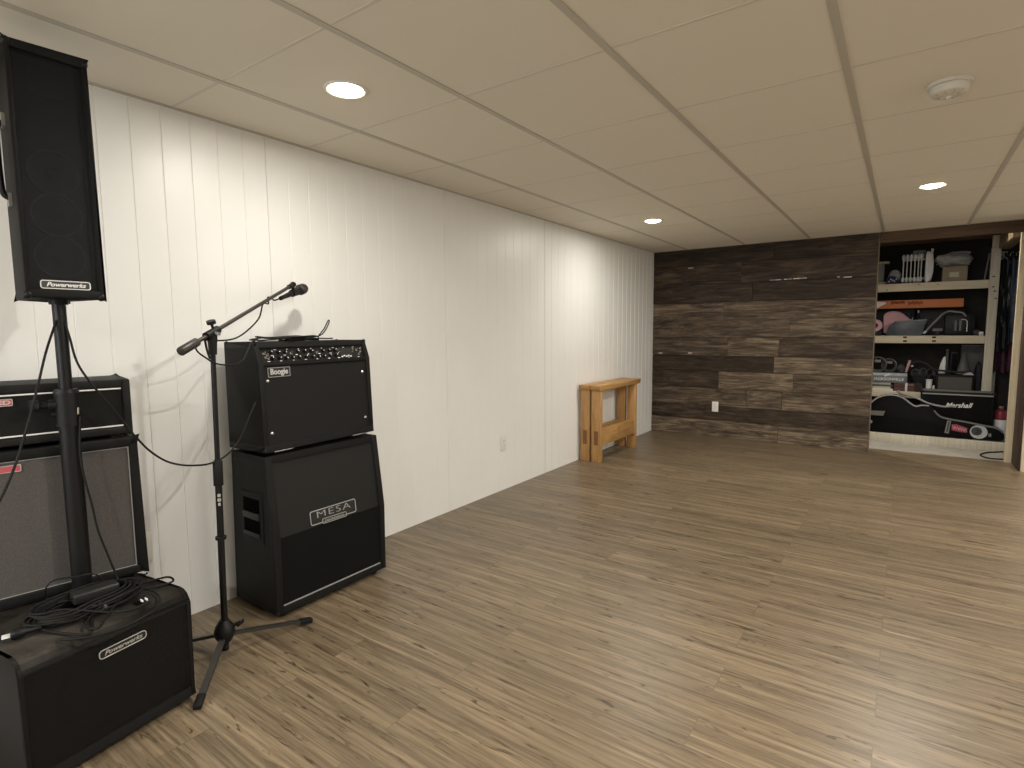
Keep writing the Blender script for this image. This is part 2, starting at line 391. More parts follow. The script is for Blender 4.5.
def grooved_wall():
    """painted tongue and groove panelling: V grooves every 11 cm and open butt seams every 1.22 m"""
    ys = []; y0 = 1.507; step = 1.22/11; k = -36
    prof = [(0, YF)]
    i = -36
    while True:
        y = y0+step*i
        if y > BK+.1: break
        if y > YF+.02:
            seam = (i % 11 == 0)
            y = y0+step*i
            hw, d = ((.0034, .014) if i == 22 else (.0020, .006)) if seam else ((.0028, .0024) if y < 1.5 else (.0040, .0034) if y > 3.95 else (.0030, .0013))
            prof += [(0, y-hw), (-d, y), (0, y+hw)]
        i += 1
    prof += [(0, BK+.15)]
    m = MB(); zs = (0, H+.08)
    rows = [[m.bm.verts.new((x, y, z)) for x, y in prof] for z in zs]
    for j in range(len(prof)-1): m.bm.faces.new((rows[0][j], rows[0][j+1], rows[1][j+1], rows[1][j]))
    back = [m.bm.verts.new((-.05, y, z)) for z in zs for y in (YF, BK+.15)]
    m.bm.faces.new((back[0], back[1], back[3], back[2]))
    return m.build('wall_left', white_paint, smooth=0)
struct(grooved_wall(), 'white painted tongue and groove panelled long wall', 'wall')

# barn wood wall: rows of boards, each with its own tone and thickness
def barn_wall():
    # per row: list of (x end, tone) from the left
    rows = [[(1.30, .02), (2.212, .05)], [(.98, .12), (2.212, .10)], [(1.10, .06), (2.212, .0)],
            [(0.811, .52), (2.212, .42)], [(1.474, .40), (2.212, .50)], [(0.860, .34), (0.860+.52, .56), (2.212, .18)],
            [(1.337, .0), (2.212, .56)], [(0.774, .10), (1.530, .60), (2.212, .34)], [(1.428-.35, .40), (1.428, .48), (2.212, .46)],
            [(.62, .14), (2.212, .10)], [(1.400, .62), (2.212, .58)]]
    hs = [34, 41, 37, 36, 36, 38, 32, 36, 37, 30, 35]
    sc = H/sum(hs); z = H; m = MB(); lay = m.bm.loops.layers.float_color.new('tone')
    rnd = random.Random(3)
    for row, h in zip(rows, hs):
        h *= sc; x = 0.0
        for xe, tone in row:
            off = rnd.uniform(-.004, .004); vs = m.box((x+.0012, BK-.006+off, z-h+.0022), (xe-.0012, BK+.02, z-.0022))
            s = rnd.random()
            for fa in {fa for v in vs for fa in v.link_faces}:
                for lp in fa.loops: lp[lay] = (tone*1.3, s, 0, 1)
            x = xe
        z -= h
    return m.build('wall_back', barn_m, smooth=0)
struct(barn_wall(), 'dark reclaimed barn board feature wall', 'wall')
b = bx((-.05, BK+.02, 0), (2.212, BK+.11, H+.05)).build('wall_backing', dim_wall); struct(b, 'framing behind the barn board wall', 'wall')
b = bx((2.2125, BK+.006, .0), (2.219, BK+.112, H), .001).build('trim_1', mat('weathered_edge', (.20, .16, .11), .7)); struct(b, 'thin pale edge strip at the end of the barn board wall', 'trim')
# white strips standing in for light glinting through the board gaps
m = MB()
def gap_glints(u0, v0, u1, v1, n, seed):
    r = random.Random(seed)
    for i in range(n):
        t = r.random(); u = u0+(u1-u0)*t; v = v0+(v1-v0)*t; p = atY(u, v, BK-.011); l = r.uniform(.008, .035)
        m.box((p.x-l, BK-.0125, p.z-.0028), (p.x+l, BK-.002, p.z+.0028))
gap_glints(767, 280.5, 812, 277.5, 9, 1); gap_glints(838, 277, 848, 277, 2, 2); gap_glints(660, 353, 662, 353, 1, 3); gap_glints(687, 353, 696, 353, 2, 4); gap_glints(690, 268, 691, 268, 1, 5)
struct(m.build('gap_glint_strips', badge_white, smooth=0), 'white strips painted for light glinting through gaps of the barn boards', 'trim')

# ceiling tiles and grid
m = MB()
nx0, nx1, ny0, ny1 = -1, 9, -6, 9
for i in range(nx0, nx1):
    for j in range(ny0, ny1):
        x0, x1 = TX0+TD*i, TX0+TD*(i+1); y0, y1 = TY0+TD*j, TY0+TD*(j+1)
        x0, x1, y0, y1 = max(x0, 0), min(x1, XR), max(y0, YF), min(y1, BK)
        if x1-x0 < .03 or y1-y0 < .03: continue
        m.box((x0+.006, y0+.003, H), (x1-.006, y1-.003, H+.016))
m.box((-.05, YF, H+.016), (XR, BK+.11, H+.03))
struct(m.build('ceiling', tile_m, smooth=0), 'off-white suspended ceiling tiles', 'ceiling')
m = MB()
for i in range(0, nx1):
    x = TX0+TD*i
    if x < XR: m.box((x-.012, YF, H-.0035), (x+.012, BK, H+.012))
for j in range(ny0, ny1):
    y = TY0+TD*j
m.box((0, YF, H-.003), (.020, BK, H+.010)); m.box((0, BK-.028, H-.003), (XR, BK-.008, H+.010))
struct(m.build('trim_3', grid_m, smooth=0), 'metal runners of the ceiling grid', 'trim')
m = MB()
for j in range(ny0, ny1):
    y = TY0+TD*j
    if YF < y < BK: m.box((0, y-.0055, H-.0012), (XR, y+.0055, H+.009))
struct(m.build('trim_10', tee_m, smooth=0), 'thin cross bars of the ceiling grid', 'trim')

# walls behind and beside the camera, with the window that lets the daylight in
m = MB()
m.box((XR, YF, 0), (XR+.05, 6.60, H+.05))
struct(m.build('wall_right', white_paint, smooth=0), 'plain painted wall on the right of the room', 'wall')
m = MB(); wx0, wx1, wz0, wz1 = .35, 2.15, .95, 1.85
m.box((-.05, YF-.05, 0), (wx0, YF, H+.05)); m.box((wx1, YF-.05, 0), (XR+.05, YF, H+.05))
m.box((wx0, YF-.05, 0), (wx1, YF, wz0)); m.box((wx0, YF-.05, wz1), (wx1, YF, H+.05))
struct(m.build('wall_front', white_paint, smooth=0), 'plain painted wall behind the photographer', 'wall')
m = MB(); t = .04
m.box((wx0, YF-.05, wz0), (wx0+t, YF+.01, wz1)); m.box((wx1-t, YF-.05, wz0), (wx1, YF+.01, wz1)); m.box((wx0, YF-.05, wz0), (wx1, YF+.01, wz0+t)); m.box((wx0, YF-.05, wz1-t), (wx1, YF+.01, wz1)); m.box(((wx0+wx1)/2-.02, YF-.05, wz0), ((wx0+wx1)/2+.02, YF+.01, wz1))
struct(m.build('window_1', white_plastic, smooth=0), 'white basement window frame behind the photographer', 'window')

# the storage alcove beyond the barn board wall
SY = 7.5                                    # front of the shelving
struct(bx((1.6, 6.60, -.06), (XR, 8.1, -.004)).build('floor_storage', concrete), 'bare grey concrete floor of the storage alcove', 'floor')
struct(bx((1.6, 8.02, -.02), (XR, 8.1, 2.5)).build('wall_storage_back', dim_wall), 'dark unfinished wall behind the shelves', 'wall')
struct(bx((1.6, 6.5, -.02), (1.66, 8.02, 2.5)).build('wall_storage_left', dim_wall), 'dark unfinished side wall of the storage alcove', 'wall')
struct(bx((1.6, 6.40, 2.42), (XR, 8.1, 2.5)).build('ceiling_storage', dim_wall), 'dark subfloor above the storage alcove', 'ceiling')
m = MB()
m.box((2.205, 6.42, 2.02), (3.34, 6.46, H+.30))
for y in (6.85, 7.25, 7.68): m.box((1.66, y, 2.14), (4.0, y+.04, 2.42))
struct(m.bevel(.003).build('trim_4', joist_m), 'rough brown header and joists above the storage opening', 'trim')
m = MB(); m.box((3.19, 6.60, 2.0), (3.29, 7.56, 2.13))
struct(m.bevel(.003).build('trim_5', joist_y), 'brown top plate running back from the opening to the shelf post', 'trim')
# right side of the opening: pale stud, dark board edge, pale board
m = MB(); m.box((3.242, 6.56, -.002), (3.291, 6.60, 2.30)); struct(m.bevel(.002).build('trim_6', stud_v), 'pale pine stud on the right of the storage opening', 'trim')
m = MB(); m.box((3.291, 6.226, 0), (3.306, 6.60, H)); struct(m.bevel(.002).build('trim_7', jamb_dark), 'dark brown barn board edge beside the pale stud', 'trim')
m = MB(); m.box((3.3065, 6.200, 0), (3.46, 6.2255, H)); struct(m.bevel(.002).build('trim_8', stud_v), 'pale pine board at the right edge of the picture', 'trim')
struct(bx((3.3065, 6.226, 0), (XR, 6.33, H)).build('wall_partition', white_paint), 'partition to the right of the storage opening', 'wall')

# ------------------------------------------------------------------ lamps
def downlight(x, y, label, power=25):
    t = thing('recessed_downlight', label, 'ceiling light', (x, y, H), 0, 'recessed downlights')
    one('lathe', [(.060, .0), (.063, -.003), (.070, -.006), (.078, -.004), (.080, .0)], (0, 0, 0), (0, 0, 1), 40).build('trim_ring', white_plastic, t)
    one('lathe', [(.002, -.017), (.030, -.0155), (.048, -.011), (.058, -.005), (.0615, -.001)], (0, 0, 0), (0, 0, 1), 40).build('lens', lens_m, t)
    la = bpy.data.lights.new('downlight_lamp', 'AREA'); la.shape = 'DISK'; la.size = .10; la.energy = power; la.color = (1, .95, .875)
    lo = bpy.data.objects.new('downlight_lamp', la); COL.objects.link(lo); lo.location = (x, y, H-.021); lo.visible_camera = False
    return t
lx0, lx1, ly0, ly1 = TX0+TD*.5, TX0+TD*3.5, TY0+TD*.5, TY0+TD*5.5
downlight(lx0, ly0, 'large lit downlight above the microphone stand, nearest the viewer', 6.8)
downlight(lx0, ly1+.02, 'small lit downlight near the far corner of the panelled wall', 8)
downlight(lx1, ly1+.02, 'lit downlight in front of the storage opening', 17)
# unseen fittings added along the same grid, raising the ambient light
downlight(lx1, ly0, 'added unseen downlight over the viewer, out of the picture'); downlight(lx1+TD*3, ly0, 'added unseen downlight right of the viewer, out of the picture'); downlight(lx1+TD*3, ly1, 'added unseen downlight beyond the right edge of the picture')
downlight(lx1, ly0-TD*5, 'added unseen downlight behind the viewer, out of the picture'); downlight(lx0, ly0-TD*5, 'added unseen downlight behind the left loudspeaker stack, out of the picture')

la = bpy.data.lights.new('window_daylight', 'AREA'); la.shape = 'RECTANGLE'; la.size = wx1-wx0-.1; la.size_y = wz1-wz0-.1; la.energy = 19; la.color = (.86, .94, 1)
lo = bpy.data.objects.new('window_daylight', la); COL.objects.link(lo); lo.location = ((wx0+wx1)/2, YF-.06, (wz0+wz1)/2)
lo.rotation_euler = (math.radians(90), 0, 0)
w = bpy.data.worlds.new('world'); SC.world = w; w.use_nodes = True
bg = w.node_tree.nodes['Background']; sky = w.node_tree.nodes.new('ShaderNodeTexSky'); sky.sky_type = 'NISHITA'; sky.sun_disc = False; sky.sun_elevation = math.radians(35)
w.node_tree.links.new(sky.outputs[0], bg.inputs[0]); bg.inputs[1].default_value = .06

# bare bulb behind the barn board wall, the source of the light on the shelves
t = thing('bulb_holder', 'bare bulb on the alcove ceiling behind the barn board wall, out of sight', 'lamp', (1.86, 6.82, 2.42))
one('lathe', [(.045, 0), (.045, -.02), (.030, -.04), (.018, -.045)], (0, 0, 0), (0, 0, 1), 24).build('socket', white_plastic, t)
one('lathe', [(.013, -.045), (.016, -.06), (.030, -.09), (.030, -.105), (.018, -.125), (.002, -.130)], (0, 0, 0), (0, 0, 1), 24).build('bulb', emat('bulb_glass', (1, .85, .6), 8), t)
la = bpy.data.lights.new('bulb_lamp', 'POINT'); la.energy = 62; la.color = (1, .92, .78); la.shadow_soft_size = .035
lo = bpy.data.objects.new('bulb_lamp', la); COL.objects.link(lo); lo.location = (1.86, 6.82, 2.24)
# smoke detector
t = thing('smoke_detector', 'round white smoke detector on the ceiling', 'smoke detector', (2.549, 2.703, H))
one('lathe', [(.070, 0), (.072, -.004), (.070, -.012), (.062, -.014)], (0, 0, 0), (0, 0, 1), 48).build('base_plate', detector_m, t)
one('lathe', [(.060, -.012), (.061, -.026), (.056, -.038), (.044, -.044), (.002, -.045)], (0, 0, 0), (0, 0, 1), 48).build('body', detector_m, t)
m = MB()
for i in range(10):
    a = 2*PI*i/10; m.beam((.030*math.cos(a), .030*math.sin(a), -.0455), (.050*math.cos(a), .050*math.sin(a), -.041), .006, .004)
m.build('vent_slot', grid_m, t)
one('cyl', (.0, .012, -.044), (.0, .012, -.049), .009).build('test_button', white_plastic, t)

# ------------------------------------------------------------------ outlets
def outlet(p, rz, label):
    t = thing('wall_outlet', label, 'outlet', p, rz)
    # local: plate lies in the y-z plane and looks along +x
    plate(.070, .114, .004, .006, FX((.0003, 0, 0))).bevel(.0015).build('cover_plate', outlet_m, t)
    for s in (-1, 1):
        sk = plate(.034, .028, .009, .003, FX((.006, 0, .0195*s))).build('socket', white_plastic, t)
        mm = MB()
        for yy in (-.006, .006): mm.box((.0089, yy-.0012, .0195*s-.002), (.0094, yy+.0012, .0195*s+.007))
        mm.cyl((.0089, 0, .0195*s-.007), (.0094, 0, .0195*s-.007), .0024, n=10)
        mm.build('slot', slot_m, sk)
    one('cyl', (.0062, 0, 0), (.0078, 0, 0), .003, n=12).build('screw', steel, t)
    return t
outlet((0, 3.345, .362), 0, 'white outlet low on the panelled wall')
outlet((.748, BK-.010, .346), -PI/2, 'white outlet on the dark barn board wall')
outlet((0, .893, .355), 0, 'white outlet half hidden by the woven grey speaker cabinet')

# ------------------------------------------------------------------ benches against the wall
def bench(x0, y0, label, ln=.895):
    t = thing('trestle_bench', label, 'bench', (x0, y0, 0), 0, 'small pine benches standing in a pair')
    w = .094; ht = .712; tp = .050; y1 = ln
    # top: long board with rounded lower ends
    prof = [(0, -.030, ht), (0, -.030, ht-.022), (0, -.018, ht-.042), (0, -.004, ht-tp), (0, y1+.004, ht-tp), (0, y1+.018, ht-.042), (0, y1+.030, ht-.022), (0, y1+.030, ht)]
    one('prism', prof, (w+.006, 0, 0), (-.003, 0, 0)).bevel(.004).build('top', pine_h, t)
    for ya in (0, y1-.100):
        lg = bx((0, ya, 0), (w, ya+.042, ht-tp), .004).build('leg', pine_v, t)
        yo = ya-.0012 if ya == 0 else ya+.042-.002
        bx((w/2-.021, yo, .160), (w/2+.021, yo+.0032, .290)).build('tenon', pine_end, lg)
    sx = w/2-.006
    one('box', (sx, .042, .150), (sx+.042, y1-.100, .300)).bevel(.003).build('stretcher', pine_h, t)
    bx((sx+.0418, y1/2-.030, .20), (sx+.0426, y1/2-.018, .285)).build('knot_mark', pine_end, t)
    return t
bench(.024, 4.535, 'orange pine bench tight against the white wall, behind its twin')
bench(.140, 4.530, 'orange pine bench on the room side of its twin by the white wall')

# ------------------------------------------------------------------ slanted speaker cabinet
X0, Y0, W_ = .365, 1.242, .595
def piped(prof_pts, r, mtl, parent): return one('tube', prof_pts, r, 6, 0, True).build('piping', mtl, parent)
cab = thing('slanted_speaker_cabinet', 'black slant-front speaker cabinet on the floor with a silver script plate', 'speaker cabinet', (X0, Y0, 0))
dk, zk, zt, xb = .0, .350, .698, -.33
# shell: a frame round a recessed front (side, top, bottom, back)
side = [(xb, 0, .022), (-.004, 0, .022), (0, 0, zk), (-.045, 0, zt), (xb+.03, 0, zt)]
m = MB()
for ya in (0, W_-.028): m.prism([(x, ya, z) for x, _, z in side], (0, .028, 0))
m.prism([(xb, .0, .022), (-.004, .0, .022), (-.004, .0, .050), (xb, .0, .050)], (0, W_, 0))
m.prism([(xb+.03, 0, zt), (-.045, 0, zt), (-.042, 0, zt-.030), (xb+.03, 0, zt-.030)], (0, W_, 0))
m.prism([(xb, 0, .03), (xb+.012, 0, .03), (xb+.035, 0, zt-.01), (xb+.022, 0, zt-.01)], (0, W_, 0))
m.bevel(.006).build('shell', tolex, cab)
bx((-.022, .028, .052), (-.010, W_-.028, zk)).build('lower_grille', grille_black, cab)
m = MB(); m.prism([(-.022, .028, zk), (-.010, .028, zk), (-.050, .028, zt-.032), (-.064, .028, zt-.032)], (0, W_-.056, 0)); m.build('upper_grille', grille_slant_lit, cab)
one('box', (-.012, .032, .053), (-.0065, W_-.032, .058)).build('piping', grey_piping, cab)
# left side handle; the shade in its hole is a near-black plate
hd = bx((-.245, -.004, .315), (-.075, .004, .535), .010, 3).build('handle_cup', tolex_soft, cab)
bx((-.222, -.0055, .342), (-.098, -.003, .508), .002).build('hole_shade', hole_shade_m, hd)
bx((-.222, -.012, .418), (-.098, -.004, .448), .0035, 2).build('grip', mat('grip_grey', (.022, .022, .021), .5), hd)
bx((-.222, -.011, .342), (-.098, -.005, .360), .003, 2).build('lower_lip', mat('lip_grey', (.016, .016, .0155), .5), hd)
# plate with lettering on the slanted grille
n_up = Vector((zt-.032-zk, 0, .040)).normalized(); up = Vector((-.040, 0, zt-.032-zk)).normalized()
o = Vector((-.010, 0, zk)) + up*.040 + n_up*.001; o.y = .303
fm = frame3(o, (0, 1, 0), up)
pl = plate(.245, .060, .008, .003, fm).build('name_plate', badge_black, cab)
mm = MB(); mm.tube([p for p in rrect(.245, .060, .008)], .0022, 6, 0, True); mm.xf(fm @ Matrix.Translation((0, 0, .003))); mm.build('rim', badge_grey, pl)
text_mb('MESA', .041, fm @ Matrix.Translation((0, .008, .0035)), .0006, bold=-.0006, spacing=1.16, sx=1.75).build('lettering', badge_grey, pl)
mm = plate(.130, .021, .006, .0045, fm @ Matrix.Translation((0, -.026, 0))).build('engineering_tab', badge_black, pl)
ring_outline(.130, .021, .006, .0016, fm @ Matrix.Translation((0, -.026, .0045))).build('tab_rim', badge_grey, mm)
text_mb('ENGINEERING', .012, fm @ Matrix.Translation((0, -.026, .0052)), .0004, spacing=1.1, sx=1.25).build('tab_lettering', badge_grey, mm)
for xx in (xb+.05, -.05):
    for yy in (.05, W_-.05): one('cyl', (xx, yy, 0), (xx, yy, .024), .020, .022).build('foot', rubber, cab)
for yy in (0.004, W_-.004):
    one('ball', (-.052, yy, zt-.006), .0095, (1, .8, .8), 12).build('corner_guard', black_plastic, cab)
    one('ball', (-.010, yy, .030), .0095, (1, .8, .8), 12).build('corner_guard', black_plastic, cab)

# ------------------------------------------------------------------ combo amplifier on the cabinet
ZB = .700
amp = thing('combo_amplifier', 'black combo guitar amplifier on top of the slant-front cabinet', 'amplifier', (.327, 1.242, ZB), math.radians(3.05))
W2, D2, H2 = .602, .254, .474
side = [(-D2, 0, .016), (0, 0, .016), (-.014, 0, .386), (-.046, 0, H2), (-D2, 0, H2)]
m = MB()
for ya in (0, W2-.022): m.prism([(x, ya, z) for x, _, z in side], (0, .022, 0))
m.prism([(-D2, 0, .016), (0, 0, .016), (-.001, 0, .044), (-D2, 0, .044)], (0, W2, 0))
m.prism([(-D2, 0, H2), (-.046, 0, H2), (-.039, 0, H2-.024), (-D2, 0, H2-.024)], (0, W2, 0))
m.box((-D2, .01, .03), (-D2+.012, W2-.01, H2-.01))
m.prism([(-.030, .0, .374), (-.014, 0, .374), (-.0145, 0, .390), (-.030, 0, .390)], (0, W2, 0))
m.bevel(.005).build('shell', tolex, amp)
m = MB(); m.prism([(-.020, .022, .044), (-.006, .022, .044), (-.020, .022, .370), (-.034, .022, .370)], (0, W2-.044, 0)); m.build('front_panel', tolex_soft, amp)
m = MB(); m.prism([(-.036, .022, .388), (-.026, .022, .388), (-.050, .022, H2-.024), (-.060, .022, H2-.024)], (0, W2-.044, 0))
cp = m.build('control_panel', badge_black, amp)
pu = Vector((-.024, 0, H2-.024-.388)).normalized(); po = Vector((-.026, 0, .388))
def panel_pt(y, h): p = po+pu*h; return Vector((p.x, y, p.z))
pn = Vector((pu.z, 0, -pu.x))
rk = random.Random(5)
for row, hh in enumerate((.017, .043)):
    for i in range(11):
        y = .075+i*.0335
        if row == 1 and i % 4 == 3: continue
        p = panel_pt(y, hh); mk = one('cyl', p, p+pn*.012, .0085, .0065, 14)
        kn = mk.build('knob', black_plastic, cp)
        d = pu*math.cos(i*1.3)+Vector((0, 1, 0))*math.sin(i*1.3)
        one('beam', p+pn*.0122, p+pn*.0122+d*.006, .0026, .001, pn).build('pointer', badge_white, kn)
for y, hh in [(.044, .022), (.044, .040), (.056, .016), (.056, .032), (.172, .036), (.305, .034), (.430, .030), (.432, .044), (.512, .034), (.520, .048), (.540, .040), (.548, .018), (.560, .030), (.566, .046)]:
    p = panel_pt(y, hh); mk = MB(); mk.cyl(p, p+pn*.003, .0050, n=10); mk.cyl(p+pn*.002, p+pn*.011+pu*.003, .0022, .0028, 8)
    mk.build('toggle_switch', chrome, cp)
for i in range(5):
    p = panel_pt(.444+i*.013, .010+.004*(i % 2)); bx(p-Vector((.001, .004, .003)), p+Vector((.004, .004, .003))).build('slider_cap', badge_white, cp)
bx(panel_pt(.435, .006)-Vector((.001, 0, 0)), panel_pt(.505, .052)+Vector((.001, 0, 0))).build('slider_window', slot_m, cp)
for i in range(26):
    y = .050+i*.0205+rk.uniform(-.003, .003); p = panel_pt(y, (.005, .030, .056)[i % 3])
    one('beam', p+pn*.0004, p+pn*.0004+Vector((0, rk.uniform(.006, .013), 0)), .0030, .0008, pn).build('legend_mark', badge_white, cp)
fu = Vector((-.014, 0, .326)).normalized()
def front_pt(y, z): return Vector((-.006-.014*(z-.044)/.326, y, z))
fo = front_pt(.094, .3465) + Vector((.0005, 0, 0)); fm = frame3(fo, (0, 1, 0), fu)
pl = plate(.104, .038, .003, .0025, fm).build('name_plate', badge_black, amp)
ring_outline(.104, .038, .003, .0014, fm @ Matrix.Translation((0, 0, .0025))).build('rim', badge_grey, pl)
text_mb('Boogie', .033, fm @ Matrix.Translation((0, .002, .003)), .0006, bold=.0008, sx=.92).build('lettering', badge_silver, pl)
for y, z in ((.040, .312), (.042, .092), (.556, .318), (.558, .092)):
    p = front_pt(y, z); one('lathe', [(.0075, 0), (.0075, .001), (.005, .004), (.001, .005)], p, (1, 0, 0), 16).build('screw', chrome, amp)
for y in (.09, W2-.09):
    bx((-.235, y-.035, .0), (-.02, y+.035, .0165), .003).build('foot', rubber, amp)
    bx((-.006, y-.045, .0125), (.0015, y+.045, .0165), .001).build('gap_light_strip', steel, amp)  # bright strip put in for the light in the gap at the feet
one('tube', [(-.012, .022, .045), (-.012, W2-.022, .045)], .0022, 6, 0).build('piping', grey_piping, amp)
for yy in (.006, W2-.006):
    for x, z in ((-.045, H2-.006), (-.006, .024), (-D2+.010, H2-.006)):
        one('ball', (x, yy, z), .0095, (1, .9, 1), 12).build('corner_guard', black_plastic, amp)
hnd = MB(); hnd.tube([(-.15, W2/2-.10, H2), (-.15, W2/2-.095, H2+.006), (-.15, W2/2, H2+.010), (-.15, W2/2+.095, H2+.006), (-.15, W2/2+.10, H2)], .007, 8, 4); hnd.build('carry_handle', rubber, amp)

# ------------------------------------------------------------------ left stack: subwoofer, cabinet, head
sub_o = Vector((.592, .803, 0)); d_ = Vector((.148, -.989, 0)); SRZ = math.atan2(.148, .989)
sub = thing('subwoofer', 'low black subwoofer box with a dusty top at lower left', 'subwoofer', (sub_o+d_*.452), SRZ)
SW, SD, SH = .452, .565, .380
m = MB()
arc = [(-.046+.045*math.sin(a), 0, SH-.045+.045*math.cos(a)) for a in (PI/2, 1.18, .79, .39, 0)]
prof = [(-SD, 0, .012), (-.014, 0, .012), (-.002, 0, .022)]+arc+[(-SD, 0, SH)]
for ya in (0, SW-.012): m.prism([(x, ya, z) for x, _, z in prof], (0, .012, 0))
m.prism([(-SD, 0, SH-.020), (-SD, 0, SH)]+arc[::-1]+[(-.022, 0, SH-.045)], (0, SW, 0))
m.prism([(-SD, 0, .012), (-.014, 0, .012), (-.002, 0, .022), (-.006, 0, .050), (-.022, 0, .050), (-.03, 0, .030), (-SD, 0, .030)], (0, SW, 0))
m.box((-SD, .01, .02), (-SD+.018, SW-.01, SH-.01))
m.bevel(.006, 3, 50).build('cabinet', dusty_black, sub)
bx((-.040, .0125, .045), (-.032, SW-.0125, SH-.045)).build('baffle', cone_m, sub)
dv = one('lathe', [(.130, 0), (.128, .006), (.112, .008), (.104, .002), (.060, -.004), (.002, .002)], (-.032, SW/2-.02, .185), (1, 0, 0), 48).build('driver', cone_m, sub)
m = MB()
g = [(-.010, z) for z in (.048, .12, .20, .28, SH-.044)]
m.prism([(-.012, .0125, .046), (-.006, .0125, .046), (-.0035, .0125, .12), (-.003, .0125, .19), (-.0035, .0125, .27), (-.004, .0125, SH-.044), (-.010, .0125, SH-.044)], (0, SW-.025, 0))
m.build('grille', perf_sub, sub)
fm = FX((-.0035, .247, .300)) @ Matrix.Rotation(math.radians(1.5), 4, 'Z')
pl = plate(.128, .024, .009, .003, fm).build('name_badge', badge_black, sub)
ring_outline(.128, .024, .009, .0016, fm @ Matrix.Translation((0, 0, .003))).build('rim', badge_silver, pl)
text_mb('Powerwerks', .018, fm @ Matrix.Translation((0, 0, .0034)), .0005, shear=.35, sx=1.12, bold=.0003).build('lettering', badge_silver, pl)
hd = bx((-.36, -.004, .185), (-.17, .003, .275), .010, 3).build('handle', black_plastic, sub)
bx((-.33, -.009, .225), (-.20, -.004, .245), .003).build('grip', grey_grip, hd)
for xx in (-.06, -SD+.06):
    for yy in (.06, SW-.06): one('cyl', (xx, yy, 0), (xx, yy, .014), .018).build('foot', rubber, sub)
one('lathe', [(.045, 0), (.045, .003), (.030, .0045), (.021, .0045)], (-.268, .230, SH), (0, 0, 1), 28).build('pole_socket', black_plastic, sub)

CRZ = math.atan2(-.152, .988) + 2*math.atan2(.152, .988)      # same turn as the subwoofer
CWd = .425
cfr = Vector((.335, .780, SH+.0012)); cd = Vector((.152, -.988, 0))*-1
c_org = cfr - Vector((-.152*-1, .988, 0))*0                    # front right bottom corner
lc = thing('speaker_cabinet', 'speaker cabinet with grey woven cloth behind the black pole', 'speaker cabinet', cfr + Vector((-.0655, -.4199, 0)), math.atan2(-.154, .988))
CH, CD = .484, .262
m = MB()
m.box((-CD, 0, .008), (0, .026, CH)); m.box((-CD, CWd-.026, .008), (0, CWd, CH)); m.box((-CD, 0, .008), (0, CWd, .036)); m.box((-CD, 0, CH-.034), (0, CWd, CH)); m.box((-CD, .01, .02), (-CD+.014, CWd-.01, CH-.01))
m.bevel(.007, 3).build('shell', tolex, lc)
bx((-.020, .026, .034), (-.008, CWd-.026, CH-.032)).build('grille_cloth', cab_cloth, lc)
rr = [(-.005, .028, .036), (-.005, CWd-.028, .036), (-.005, CWd-.028, CH-.035), (-.005, .028, CH-.035)]
one('tube', rr, .0024, 6, 0, True).build('piping', grey_piping, lc)
fm = FX((-.0085, .092, CH-.056))
pl = plate(.062, .020, .003, .003, fm).build('name_badge', red_badge, lc)
ring_outline(.062, .020, .003, .0013, fm @ Matrix.Translation((0, 0, .003))).build('rim', badge_silver, pl)
for xx in (-.04, -CD+.04):
    for yy in (.04, CWd-.04): one('cyl', (xx, yy, 0), (xx, yy, .009), .015).build('foot', rubber, lc)

hdw = .430
hd = thing('amplifier_head', 'small black amplifier head with white piping on the woven grey cabinet', 'amplifier', cfr + Vector((-.0655-.008, -.4199-.012, CH)), math.atan2(-.154, .988))
HH, HD = .196, .230
m = MB()
m.box((-HD, 0, .010), (0, .024, HH)); m.box((-HD, hdw-.024, .010), (0, hdw, HH)); m.box((-HD, 0, HH-.028), (-.004, hdw, HH)); m.box((-HD, 0, .010), (-.002, hdw, .036)); m.box((-HD, .01, .02), (-HD+.012, hdw-.01, HH-.01))
m.bevel(.008, 3).build('shell', tolex_soft, hd)
bx((-.020, .024, .030), (-.010, hdw-.024, HH-.026)).build('front_cloth', head_cloth, hd)
for z in (.040, HH-.031): one('tube', [(-.006, .024, z), (-.006, hdw-.026, z)], .0026, 6, 0).build('piping', piping_m, hd)
fm = FX((-.0095, .098, HH-.052))
pl = plate(.066, .020, .003, .003, fm).build('name_badge', red_badge, hd)
ring_outline(.066, .020, .003, .0013, fm @ Matrix.Translation((0, 0, .003))).build('rim', badge_silver, pl)
text_mb('ED', .017, fm @ Matrix.Translation((.014, 0, .0034)), .0005, bold=.0006, sx=1.5).build('lettering', badge_silver, pl)
for xx in (-.03, -HD+.03):
    for yy in (.05, hdw-.05): one('cyl', (xx, yy, 0), (xx, yy, .012), .014).build('foot', rubber, hd)

# ------------------------------------------------------------------ pole and column loudspeaker
PX, PY = .352, .590
pole = thing('speaker_pole', 'thick black telescopic pole rising from the subwoofer', 'speaker stand', (PX, PY, SH))
one('cyl', (0, 0, .004), (0, 0, .645), .0265, n=32).build('lower_tube', black_metal, pole)
one('cyl', (0, 0, .60), (0, 0, .938), .0175, n=28).build('upper_tube', black_metal, pole)
m = MB(); m.cyl((0, 0, .558), (0, 0, .655), .031, n=32); m.cyl((0, 0, .652), (0, 0, .664), .033, .029, 32); m.cyl((0, 0, .55), (0, 0, .562), .033, n=32)
cl = m.build('collar', black_plastic, pole)
kd = Vector((-.22, -.975, 0)); p0 = Vector((0, 0, .617))
m = MB(); m.cyl(p0+kd*.028, p0+kd*.066, .010, n=16); m.cyl(p0+kd*.066, p0+kd*.090, .019, .019, 10); m.cyl(p0+kd*.026, p0+kd*.046, .017, n=16)
m.bevel(.002).build('clamp_knob', black_plastic, cl)
